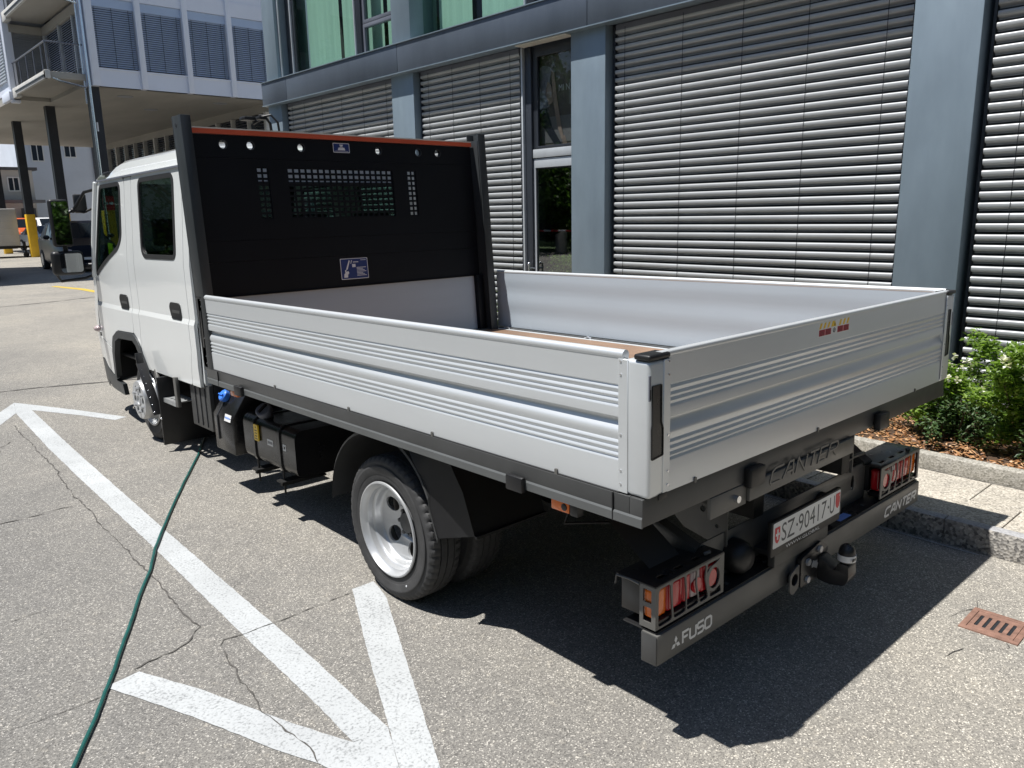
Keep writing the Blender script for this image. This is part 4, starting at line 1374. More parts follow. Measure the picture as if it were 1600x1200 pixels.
shrub("bright green hedge plant in the bed beyond the glass door", (3.85, 5.5, 0.18), 0.75, 0.36, 2400, 0.034, "leaf_rose", 0, 32, name="hedge_plant")

shrub("loose sunlit shrub across the yard left of the waste bin in the door's reflection", (-14.8, 18.9, 0), 2.4, 0.8, 3500, 0.16, "leaf_rose", 0, 41, name="yard_shrub")
shrub("loose sunlit shrub across the yard right of the waste bin in the door's reflection", (-15.2, 22.6, 0), 1.9, 0.9, 3000, 0.15, "leaf_rose", 0, 42, name="yard_shrub")
# trees across the yard, seen mirrored in the door and in the cab windows
def make_tree(seed, h, cr, n):
    r = random.Random(seed)
    tk = MB(); lf = MB()
    tk.tube([(0, 0, -0.1), (0.1, 0.05, h * 0.25), (0, 0.1, h * 0.5), (0.1, 0, h * 0.8)], [0.22, 0.18, 0.12, 0.04], 8)
    cl = []
    for i in range(26):
        a = r.uniform(0, 2 * PI); z = h * r.uniform(0.16, 0.95); q = cr * (1.05 - abs(z / h - 0.5) * 1.1) * math.sqrt(r.uniform(0.15, 1))
        e = Vector((math.cos(a) * q, math.sin(a) * q, z)); s = Vector((0.05, 0.05, z * 0.75))
        tk.tube([s, e], [0.06, 0.015], 5); cl.append((e, r.uniform(0.7, 1.4)))
    for i in range(n):
        e, w = r.choice(cl); c = e + rvec(r) * w
        leaf_quad(lf, c, rvec(r), Vector((0, 0, 1)), 0.22, 0.15)
    return tk, lf
tk, lf = make_tree(5, 9.5, 3.4, 9000)
t0 = thing("tree", "leafy tree in the row round the far side of the yard", "tree", (-20.5, 16, 0), group="trees round the yard")
a = tk.build("trunk", "stem", t0, smooth=60); c = lf.build("crown", "leaf_tree", t0, smooth=0, norm=False)
stuff(c)
for i, (x, y) in enumerate(((-20, 21.5), (-21, 26.5), (-20, 11), (-21.5, 32), (-20, 5), (-14, -2), (-11, -9), (-5, -14), (1.5, -15), (8, -14), (14, -9), (-21, 37.5), (-21.5, 43), (-20.5, 48.5), (-21.5, 54), (-20.5, 60), (-21.5, 66), (-20.5, 72), (-21.5, 79), (-20, 86), (-6.8, 24.3), (-10.3, 24.0), (-13.8, 24.4))):
    o = t0.copy(); COL.objects.link(o); o.location = (x, y, 0); o.rotation_euler.z = i * 1.3; o.scale = (1, 1, 0.85 + 0.08 * (i % 4))
    for ch in (a, c):
        k = ch.copy(); COL.objects.link(k); k.parent = o
hg = thing("hedge", "added dark hedge mass behind the trees across the yard, closing off sky in reflections", "hedge", (-24.5, 30, 0))  # unseen backing added so no sky shows between the mirrored crowns
b = MB()
HO = Vector((-24.5, 30, 0)); r = random.Random(9)
ny_, nz_ = 70, 7; vs = []
for j in range(nz_ + 1):
    for i in range(ny_ + 1):
        vs.append((-23.6 - 0.5 * r.random() - 0.05 * j, -20 + i * 1.7, j * 1.0 + (0.6 * r.random() if j == nz_ else 0)))
b.add(vs, [(j * (ny_ + 1) + i, j * (ny_ + 1) + i + 1, (j + 1) * (ny_ + 1) + i + 1, (j + 1) * (ny_ + 1) + i) for j in range(nz_) for i in range(ny_)])
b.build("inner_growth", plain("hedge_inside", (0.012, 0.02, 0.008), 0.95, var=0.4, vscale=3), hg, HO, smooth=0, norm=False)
b = MB()
for _ in range(14000):
    leaf_quad(b, Vector((-23.4 + r.uniform(-0.4, 0.4), r.uniform(-20, 98), 7.5 * r.random())), rvec(r), Vector((0, 0, 1)), 0.3, 0.2)
stuff(b.build("foliage", "leaf_tree", hg, HO, smooth=0, norm=False))
h2 = thing("hedge", "added dark hedge mass behind the camera, darkening what the cab mirrors reflect", "hedge", (0, -19, 0))  # unseen dark mass added to keep bright sky out of the mirrors
HO = Vector((0, -19, 0)); r = random.Random(10); b = MB(); vs = []
for j in range(8):
    for i in range(36):
        vs.append((-28 + i * 1.7, -18.6 - 0.5 * r.random(), j * 1.0 + (0.6 * r.random() if j == 7 else 0)))
b.add(vs, [(j * 36 + i, j * 36 + i + 1, (j + 1) * 36 + i + 1, (j + 1) * 36 + i) for j in range(7) for i in range(35)])
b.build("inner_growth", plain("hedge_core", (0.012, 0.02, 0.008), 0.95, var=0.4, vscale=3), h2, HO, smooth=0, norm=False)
b = MB()
for _ in range(7000):
    leaf_quad(b, Vector((r.uniform(-28, 31), -18.4 + r.uniform(-0.4, 0.4), 7.5 * r.random())), rvec(r), Vector((0, 0, 1)), 0.3, 0.2)
stuff(b.build("foliage", "leaf_tree", h2, HO, smooth=0, norm=False))
# block left of the frame whose shadow lies across the far yard
nb = thing("tower_block", "pale rendered block standing left of the frame that shades the far yard", "building", (-7.5, 31.6, 0))
NO = Vector((-7.5, 31.6, 0))
MB().box(-14, -1.0, 27.3, 36, 0, 20.5).build("wall", "wall_w", nb, NO, smooth=0)
MB().box(-14.2, -0.95, 27.25, 36.2, 20.5, 20.8).build("roof", "wall_d", nb, NO, smooth=0)
for i in range(5):
    for j in range(6):
        f = MB(); f.prism(rect(-13 + i * 2.5, -11.4 + i * 2.5, 1.2 + j * 3.2, 2.9 + j * 3.2), [rect(-12.9 + i * 2.5, -11.5 + i * 2.5, 1.3 + j * 3.2, 2.8 + j * 3.2)], 'y', 27.22, 27.29)
        fo = f.build("window", "carwhite", nb, NO, smooth=0)
        MB().box(-12.9 + i * 2.5, -11.5 + i * 2.5, 27.27, 27.285, 1.3 + j * 3.2, 2.8 + j * 3.2).build("pane", "pane", fo, NO, smooth=0)
bn = thing("waste_bin", "slant-topped steel waste bin across the yard, mirrored in the glass door", "bin", (-12.58, 20.77, 0))
b = MB(); n = 24; vs = []
for k in range(n):
    a2 = 2 * PI * k / n; x, y = 0.24 * math.cos(a2), 0.24 * math.sin(a2)
    vs += [(x, y, 0.02), (x, y, 0.78 - y * 0.45)]
b.add(vs, [(2 * k, (2 * k + 2) % (2 * n), (2 * k + 3) % (2 * n), 2 * k + 1) for k in range(n)] + [tuple(2 * k for k in range(n)), tuple(2 * k + 1 for k in range(n))])
b.build("bin_body", "bin", bn)
b = MB(); b.disc((0, 0, 0), 0.26, 'z', 0.0, 0.02); b.build("bin_foot", "black", bn)
tp = thing("barrier_chain", "red and white barrier bar across the yard, mirrored in the glass door", "barrier", (-12.26, 21.4, 0))
for k in range(14):
    b = MB(); b.tube([(0, -2.8 + k * 0.4, 0.9), (0, -2.4 + k * 0.4, 0.9)], 0.03, 8); b.build("bar_segment", "red" if k % 2 else "white_ink", tp)
for y in (-2.8, 2.8):
    b = MB(); b.tube([(0, y, 0), (0, y, 1.0)], 0.035, 8); b.build("post", "bin", tp)
b = MB(); b.add([(-40, -40, 0.02), (-13.2, -40, 0.02), (-13.2, 50, 0.02), (-40, 50, 0.02)], [(0, 1, 2, 3)])
struct(b.build("lawn", plain("lawn_grass", (0.05, 0.09, 0.025), 0.9, var=0.35, vscale=2), smooth=0))
# ================================================================== TRUCK (own frame: x to its right, y forward, z up from the lower edge of the side boards)
RAKE = 0.012457
TB = Vector((1.115, 1.5, -0.842))
TC = Matrix.Translation((0, 0, 0.86)) @ Matrix.Rotation(-RAKE, 4, 'X')
truck = thing("flatbed_truck", "white crew-cab flatbed truck with silver drop sides and black headboard", "truck", TC @ TB, (-RAKE, 0, 0))
def t_(mb, name, mat, parent=truck, **k): return mb.build(name, mat, parent, TB, **k)
WB = 2.23
# ---------- bed
b = MB()
b.box(-0.006, WB + 0.006, 0.012, 0.06, -0.088, -0.004)
b.box(-0.006, 0.06, 0.06, 3.17, -0.088, -0.004); b.box(WB - 0.06, WB + 0.006, 0.06, 3.17, -0.088, -0.004)
b.box(0.06, WB - 0.06, 3.1, 3.17, -0.088, -0.004)
frame = t_(b, "bed_frame", "frame", bevel=0.003)
# lower lip, flared to catch the light, its lit tone also put into the colour
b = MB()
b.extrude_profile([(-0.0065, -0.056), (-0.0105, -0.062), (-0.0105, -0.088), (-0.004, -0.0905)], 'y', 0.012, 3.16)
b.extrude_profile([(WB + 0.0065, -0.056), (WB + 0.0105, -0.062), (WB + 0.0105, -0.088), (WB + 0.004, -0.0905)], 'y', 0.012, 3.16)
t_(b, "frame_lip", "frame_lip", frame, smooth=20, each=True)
b = MB()
for yy in (0.118,): b.box(-0.0118, -0.006, yy, yy + 0.003, -0.09, -0.004)
b.box(-0.0118, -0.006, 3.0, 3.003, -0.09, -0.004)
t_(b, "frame_joint", "black", frame, smooth=0, each=True)
for i in range(5):
    b = MB(); yy = 0.3 + i * 0.62
    b.box(0.06, WB - 0.06, yy, yy + 0.05, -0.088, -0.035)
    t_(b, "cross_member", "under", frame, smooth=0)
b = MB(); b.box(0.03, WB - 0.09, 0.045, 3.14, -0.03, -0.012)
t_(b, "plywood_floor", "wood", smooth=0)
b = MB(); b.box(WB - 0.088, WB - 0.028, 0.045, 3.14, -0.03, -0.010); b.box(0.03, 0.05, 0.045, 3.14, -0.0115, -0.008)
t_(b, "floor_trim", "alu", bevel=0.002, each=True)
for yy in (0.9, 2.2, 3.0):
    b = MB(); b.tube([(WB - 0.06, yy - 0.03, -0.006), (WB - 0.065, yy, 0.004), (WB - 0.06, yy + 0.03, -0.006)], 0.005, 8)
    t_(b, "lashing_ring", "chrome")

def board_profile(T=0.024):
    o = [(0.0, 0.399), (0.0, 0.318)]
    def ridge(z, last_out=0.0):
        return [(-0.0045, z + 0.0035), (-0.0005, z - 0.0028), (0.0, z - 0.005)]
    for z in (0.309, 0.289, 0.272, 0.254): o += ridge(z)
    o += [(0.0, 0.2225), (-0.0035, 0.2195), (-0.015, 0.2165), (-0.0165, 0.211), (-0.0155, 0.2035), (-0.0105, 0.195), (-0.0045, 0.187), (-0.001, 0.1795), (0.0, 0.171)]
    for z in (0.150, 0.131, 0.112, 0.096): o += ridge(z)
    o += [(0.0, 0.0)]
    o += [(-T, 0.0), (-T, 0.399)]
    return o
# left side board: outward is -x
pr = [(-d, z) for d, z in board_profile()]
b = MB(); b.extrude_profile(pr, 'y', 0.088, 3.145)
left_board = t_(b, "side_board", "alu", smooth=28)
b = MB(); b.tube([(0.011, 0.088, 0.402), (0.011, 3.145, 0.402)], 0.0145, 14)
t_(b, "top_rail", "alu", left_board)
b = MB(); b.prism(rnd_poly([(-0.004, -0.012), (0.0, -0.012), (0.0, 0.0), (-0.004, 0.0)], 0.001), [], 'y', 0.1, 3.1)
t_(b, "lower_seal", "seal", left_board, smooth=0)
# right side board with smooth inner face
b = MB()
inn = [(WB, 0.0), (WB, 0.399), (WB - 0.024, 0.399)]
for i in range(14):
    z = 0.39 - i * 0.03
    inn.append((WB - 0.024 - 0.0022 * math.sin(i * 1.15), max(z, 0.0)))
b.extrude_profile(inn, 'y', 0.088, 3.145)
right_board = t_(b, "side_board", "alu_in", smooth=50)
b = MB(); b.tube([(WB - 0.011, 0.03, 0.402), (WB - 0.011, 3.145, 0.402)], 0.0145, 14)
t_(b, "top_rail", "alu", right_board)
# tailboard: outward is -y
b = MB(); b.extrude_profile([(-d, z) for d, z in board_profile()], 'x', 0.0925, 2.1365)
tail = t_(b, "tailboard", "alu", smooth=28)
b = MB(); b.extrude_profile(rnd_poly([(-0.001, 0.396), (-0.001, 0.412), (0.026, 0.412), (0.026, 0.396)], 0.006, 4), 'x', 0.06, 2.17)
t_(b, "top_rail", "alu", tail)
# corner posts
def corner(x0, x1, side):
    b = MB(); b.box(x0, x1, -0.004, 0.086, -0.003, 0.393)
    c = t_(b, "corner_post", "alu", bevel=0.012, seg=3)
    b = MB(); b.box(x0 - 0.004, x1 + (0.0 if side < 0 else 0.004), -0.008, 0.05, 0.394, 0.411)
    t_(b, "cap", "black", c, bevel=0.007, seg=3)
    # flange strips with screws
    b = MB()
    if side < 0:
        b.box(x0 + 0.062, x0 + 0.094, -0.0062, -0.002, 0.004, 0.392)
        b.box(-0.0025, 0.002, 0.07, 0.105, 0.0, 0.392)
    else:
        b.box(x0 - 0.004, x0 + 0.022, -0.0062, -0.002, 0.004, 0.392)
    t_(b, "flange", "alu", c, bevel=0.0015, seg=1, each=True)
    s = MB()
    for z in (0.385, 0.347, 0.172, 0.066, 0.025):
        if side < 0:
            s.disc((0.083, 0, z), 0.0034, 'y', -0.0085, -0.006, 10)
            s.disc((0, 0.095, z), 0.0034, 'x', -0.0045, -0.0025, 10)
        else:
            s.disc((x0 + 0.005, 0, z), 0.003, 'y', -0.0085, -0.006, 10)
    stuff(t_(s, "screw", "chrome", c))
    h = MB()
    xm = x0 + 0.0
    if side < 0: pl = [(0.0105, 0.325), (0.0535, 0.325), (0.0545, 0.215), (0.062, 0.2), (0.0625, 0.118), (0.0095, 0.112), (0.009, 0.2), (0.0115, 0.215)]
    else: pl = [(x0 + 0.022, 0.327), (x0 + 0.054, 0.327), (x0 + 0.055, 0.215), (x0 + 0.062, 0.2), (x0 + 0.0635, 0.118), (x0 + 0.022, 0.112), (x0 + 0.022, 0.2), (x0 + 0.0235, 0.215)]
    h.prism(rnd_poly(pl, 0.004), [inset_poly(rnd_poly(pl, 0.004), -0.003)], 'y', -0.0075, -0.003)
    lv = t_(h, "latch_frame", "black", c)
    h = MB(); h.prism(inset_poly(rnd_poly(pl, 0.004), -0.003), [], 'y', -0.0048, -0.0035)
    t_(h, "latch_handle", "satin", c, smooth=0)
    if side < 0:
        h = MB(); h.prism(rect(-0.0015, 0.0065, 0.283, 0.354), [], 'y', -0.0052, -0.002)
        t_(h, "latch_slot", "wgrey", c, smooth=0)
        h = MB(); h.prism(rect(0.0015, 0.006, 0.287, 0.315), [], 'y', -0.0062, -0.005)
        t_(h, "latch_pin", "black", c, smooth=0)
        h = MB(); h.box(0.045, 0.085, -0.006, 0.0, -0.014, 0.004)
        t_(h, "corner_foot", "black", c, bevel=0.002)
    else:
        h = MB(); h.prism(rect(x1 - 0.012, x1 - 0.003, 0.25, 0.31), [], 'y', -0.0052, -0.002)
        t_(h, "latch_slot", "wgrey", c, smooth=0)
    return c
corner(0.0, 0.0915, -1)
corner(2.1375, WB, 1)
# front stanchion of the left board
b = MB(); b.box(-0.004, 0.03, 3.146, 3.2, -0.002, 0.396)
fp = t_(b, "front_post", "alu", bevel=0.004)
b = MB(); b.box(-0.0065, -0.003, 3.158, 3.178, 0.115, 0.325); t_(b, "latch_handle", "satin", fp, bevel=0.001)
b = MB(); b.box(-0.006, 0.034, 3.14, 3.215, 0.397, 0.406); t_(b, "cap", "black", fp, bevel=0.003)
s = MB()
for z in (0.385, 0.35, 0.17, 0.066, 0.025): s.disc((0, 3.151, z), 0.003, 'x', -0.0065, -0.004, 8)
stuff(t_(s, "screw", "chrome", fp))
# rubber pads on the frame edge
for (yy, w) in ((0.54, 0.05), (2.72, 0.055)):
    b = MB(); b.box(-0.03, -0.008, yy - w, yy + w * 0.6, -0.098, -0.045)
    t_(b, "rubber_pad", "black", bevel=0.006)
for xx in (0.515, 1.48):
    b = MB(); b.box(xx, xx + 0.09, -0.02, 0.011, -0.1, -0.032)
    t_(b, "rubber_pad", "black", bevel=0.008)
b = MB()
for yy in (0.35, 1.0, 1.6, 2.3): b.prism(rnd_poly([(yy, -0.006), (yy + 0.012, -0.006), (yy + 0.012, 0.014), (yy, 0.014)], 0.005), [], 'x', -0.005, 0.0)
for xx in (0.22, 0.98, 1.85): b.prism(rnd_poly([(xx, -0.006), (xx + 0.012, -0.006), (xx + 0.012, 0.012), (xx, 0.012)], 0.005), [], 'y', -0.004, 0.0)
t_(b, "hinge_tab", "frame2", each=True)
# embossed rear plate
b = MB(); b.box(0.54, 1.29, 0.0, 0.03, -0.152, -0.0885)
ep = t_(b, "name_plate", "frame2", bevel=0.003)
b = MB(); b.strokes("CANTER", (0.66, 0.0, -0.124), (1, 0, 0), (0, 0, 1), 0.50, 0.052, 0.0075, 0.3, 0.0025, 0.0003)
t_(b, "embossed_lettering", "frame2", ep, smooth=20)
b = MB(); b.disc((0.47, 0, -0.125), 0.012, 'y', -0.004, 0.03); t_(b, "pivot_bolt", "chrome")
b = MB(); b.box(0.33, 0.535, 0.01, 0.025, -0.16, -0.088); t_(b, "pivot_bracket", "frame2", bevel=0.003)

# ---------- headboard
def lean(y, z): return y + 0.06 * z
def lean_obj(mb):
    for p in mb.v: p.y = lean(p.y, p.z)
    return mb
b = MB(); b.box(0.1, 2.02, 3.165, 3.185, -0.02, 0.384)
hb_low = t_(lean_obj(b), "lower_board", "alu_in", smooth=0)
HX0, HX1 = 0.055, 2.075
def plank(z0, z1, holes=(), y0=3.165, y1=3.19):
    b = MB(); b.prism(rect(HX0, HX1, z0 + 0.0007, z1 - 0.0007), holes, 'y', y0, y1)
    return t_(lean_obj(b), "headboard_plank", "head", smooth=30)
plank(0.392, 0.585); plank(0.585, 0.705)
for zz in (0.585, 0.705, 1.172):
    b = MB(); b.box(HX0, HX1, 3.1905, 3.197, zz - 0.02, zz + 0.02); t_(lean_obj(b), "joint_cover", "head", smooth=0)
GR = [(0.632, 1.388, 0.825, 1.125), (0.437, 0.51, 0.825, 1.125), (1.508, 1.578, 0.825, 1.125)]
plank(0.705, 1.172, [rect(a, c, z0, z1) for a, c, z0, z1 in GR])
hx = [0.252, 0.416, 0.738, 1.293, 1.612, 1.776]
plank(1.172, 1.3, [circ((x, 1.246), 0.0235, 20) for x in hx])
b = MB()
for (a, c, z0, z1) in GR:
    nx = 18 if c - a > 0.3 else 2; nz = 9
    holes = []
    for i in range(nx):
        for j in range(nz):
            cw = (c - a) / nx; ch = (z1 - z0) / nz
            holes.append(rect(a + i * cw + cw * 0.13, a + (i + 1) * cw - cw * 0.13, z0 + j * ch + ch * 0.2, z0 + (j + 1) * ch - ch * 0.2))
    b.prism(rect(a, c, z0, z1), holes, 'y', 3.172, 3.18)
t_(lean_obj(b), "mesh_grille", "head", smooth=0)
b = MB()
for x in hx: b.lathe([(-0.002, 0.0235), (-0.002, 0.0265), (0.001, 0.0265)], (x, 3.165, 1.246), 'y', 20)
t_(lean_obj(b), "hole_rim", "frame", smooth=0, each=True)
b = MB(); b.box(HX0 + 0.004, 2.075, 3.150, 3.195, 1.302, 1.328)
st = t_(lean_obj(b), "red_strip", "orange", smooth=0)
b = MB(); b.box(HX0 + 0.004, 2.075, 3.148, 3.2, 1.3285, 1.336)
t_(lean_obj(b), "pale_edge", "cream", st, smooth=0)
def hpost(x0, x1):
    b = MB()
    b.box(x0, x1, 3.075, 3.083, -0.02, 1.385); b.box(x0, x1, 3.197, 3.205, -0.02, 1.385)
    b.box(x0 if x0 < 1 else x1 - 0.008, x0 + 0.008 if x0 < 1 else x1, 3.084, 3.196, -0.02, 1.385)
    b.box(x0 + 0.009, x1 - 0.009, 3.1, 3.19, -0.02, 1.34)
    return t_(lean_obj(b), "headboard_post", "post", bevel=0.002)
hp1 = hpost(-0.004, 0.052); hp2 = hpost(2.08, 2.145)
b = MB(); b.prism(circ((3.15, 1.335), 0.011, 14), [], 'x', -0.0055, -0.0035); t_(lean_obj(b), "post_hole", "dark", hp1, smooth=0)
b = MB(); b.box(0.053, 0.1, 3.14, 3.2, -0.02, 0.392); b.box(2.02, 2.078, 3.13, 3.2, -0.02, 0.392); b.box(0.1, 2.02, 3.15, 3.2, 0.3845, 0.392)
t_(lean_obj(b), "panel_surround", "head", bevel=0.002, each=True)
# stickers on the headboard
def decal(x0, x1, z0, z1, name, mat, parent=truck, y=3.1635):
    b = MB(); b.prism(rnd_poly(rect(x0, x1, z0, z1), 0.006, 3), [], 'y', y - 0.0006, y)
    return t_(lean_obj(b), name, mat, parent, smooth=0)
d = decal(0.958, 1.076, 1.205 + 0.02, 1.278 + 0.006, "blue_sticker", "white_ink"); decal(0.962, 1.072, 1.229, 1.28, "sticker_field", "blue", d, 3.1628)
b = MB(); y = 3.162
for pl in ([(0.99, 1.24), (1.044, 1.24), (1.038, 1.256), (0.996, 1.256)], [(1.004, 1.258), (1.03, 1.258), (1.024, 1.264), (1.01, 1.264)], [(1.009, 1.266), (1.025, 1.266), (1.031, 1.275), (1.003, 1.275)], [(0.97, 1.2335), (1.064, 1.2335), (1.064, 1.2355), (0.97, 1.2355)]):
    b.prism(pl, [], 'y', y - 0.0003, y)
t_(lean_obj(b), "sticker_emblem", "white_ink", d, smooth=0)
d = decal(0.925, 1.128, 0.432, 0.565, "blue_sticker", "white_ink"); decal(0.929, 1.124, 0.436, 0.561, "sticker_field", "blue", d, 3.1628)
b = MB()
# crane silhouette
for pl in (rnd_poly([(0.944, 0.444), (0.972, 0.444), (0.974, 0.462), (0.984, 0.472), (0.978, 0.486), (0.962, 0.48), (0.966, 0.492), (0.954, 0.492), (0.956, 0.474), (0.946, 0.466)], 0.003),
           [(0.962, 0.494), (0.974, 0.494), (0.996, 0.55), (0.988, 0.554)], [(0.999, 0.532), (1.003, 0.53), (1.012, 0.552), (1.006, 0.553)],
           rect(1.01, 1.035, 0.508, 0.528)):
    b.prism(pl, [], 'y', y - 0.0003, y)
for i in range(7): b.prism(rect(1.042, 1.112 - (i % 3) * 0.012, 0.452 + i * 0.0085, 0.4555 + i * 0.0085), [], 'y', y - 0.0003, y)
b.prism(rect(1.018, 1.058, 0.538, 0.543), [], 'y', y - 0.0003, y); b.prism(rect(1.075, 1.115, 0.55, 0.553), [], 'y', y - 0.0003, y)
t_(lean_obj(b), "sticker_print", "white_ink", d, smooth=0)
# warning sticker on the tailboard
b = MB(); b.prism(rect(0.952, 1.188, 0.3445, 0.3955), [], 'y', -0.0006, -0.0001); ws = t_(b, "warning_sticker", "plate", smooth=0)
b = MB()
for i in range(4):
    a = 0.957 + i * 0.046 + (0.046 if i > 1 else 0); b.prism(rect(a, a + 0.043, 0.347, 0.369), [], 'y', -0.0011, -0.0007)
t_(b, "red_field", "dullred", ws, smooth=0)
b = MB()
for i in range(8):
    a = 0.957 + i * 0.0295
    if i in (4,): continue
    b.prism([(a, 0.3725), (a + 0.0135, 0.3725), (a + 0.0235, 0.3925), (a + 0.01, 0.3925)], [], 'y', -0.0011, -0.0007)
b.prism([(1.06, 0.3725), (1.084, 0.3725), (1.072, 0.3935)], [], 'y', -0.0013, -0.0007)
t_(b, "yellow_hatching", "yel", ws, smooth=0, each=True)
b = MB(); b.prism(circ((1.0705, 0.3585), 0.009, 16), [circ((1.0705, 0.3585), 0.0065, 16)], 'y', -0.0011, -0.0007); b.bar((1.065, -0.001, 0.353), (1.076, -0.001, 0.364), 0.0022, 0.0006)
b.prism(rect(1.0695, 1.0745, 0.374, 0.384), [], 'y', -0.0016, -0.0014)
for i in range(4):
    a = 0.957 + i * 0.046 + (0.046 if i > 1 else 0)
    for j in range(4): b.prism(rect(a + 0.004, a + 0.037, 0.3495 + j * 0.0047, 0.3512 + j * 0.0047), [], 'y', -0.0014, -0.0012)
t_(b, "sticker_print", "ink", ws, smooth=0, each=True)

# ---------- cab
def S(y, z):
    x = 0.178 if z > 0.205 else 0.166 if z < 0.172 else 0.166 + 0.012 * (z - 0.172) / 0.033
    if z > 0.55: x += (z - 0.55) * 0.085
    if z < -0.1: x += (-0.1 - z) * 0.06
    if y > 5.45: x += 0.055 * ((y - 5.45) / 0.75) ** 2
    return x
def plate(mb, outer, holes=(), d0=0.0, d1=0.022, right=False, cuts=True):
    loops = [outer] + list(holes)
    flat = [p for l in loops for p in l]
    tris = tessellate_polygon([[Vector((p[0], p[1], 0)) for p in l] for l in loops])
    bm = bmesh.new()
    vv = [bm.verts.new((0, p[0], p[1])) for p in flat]
    for tq in tris:
        try: bm.faces.new([vv[i] for i in tq])
        except ValueError: pass
    if cuts:
        for z in (-0.1, 0.172, 0.205, 0.38, 0.55, 0.75, 0.95):
            geom = bm.verts[:] + bm.edges[:] + bm.faces[:]
            bmesh.ops.bisect_plane(bm, geom=geom, dist=1e-6, plane_co=(0, 0, z), plane_no=(0, 0, 1))
        for yy in (5.45, 5.6, 5.75, 5.9, 6.03):
            geom = bm.verts[:] + bm.edges[:] + bm.faces[:]
            bmesh.ops.bisect_plane(bm, geom=geom, dist=1e-6, plane_co=(0, yy, 0), plane_no=(0, 1, 0))
    bm.verts.index_update(); bm.verts.ensure_lookup_table()
    n = len(bm.verts)
    def mp(v, d):
        x = S(v.co.y, v.co.z) + d
        return (WB - x if right else x, v.co.y, v.co.z)
    vs = [mp(v, d0) for v in bm.verts] + [mp(v, d1) for v in bm.verts]
    fs = []
    for f in bm.faces:
        ix = [v.index for v in f.verts]
        fs.append(tuple(ix)); fs.append(tuple(i + n for i in ix)[::-1])
    for e in bm.edges:
        if len(e.link_faces) == 1:
            a, c = e.verts[0].index, e.verts[1].index
            fs.append((a, c, c + n, a + n))
    bm.free()
    mb.add(vs, fs)
    return mb
win_r = rnd_poly([(4.015, 1.125), (4.69, 1.125), (4.655, 0.60), (4.005, 0.60)], [0.055, 0.06, 0.09, 0.05], 6)
win_f = rnd_poly([(5.125, 1.125), (5.64, 1.125), (5.905, 0.43), (5.215, 0.655), (5.125, 0.74)], [0.05, 0.05, 0.03, 0.06, 0.06], 6)
arch_o = [(5.72, -0.42), (5.645, -0.19), (5.55, -0.055), (5.42, 0.0), (5.02, 0.012), (4.93, -0.03), (4.86, -0.12), (4.785, -0.236)]
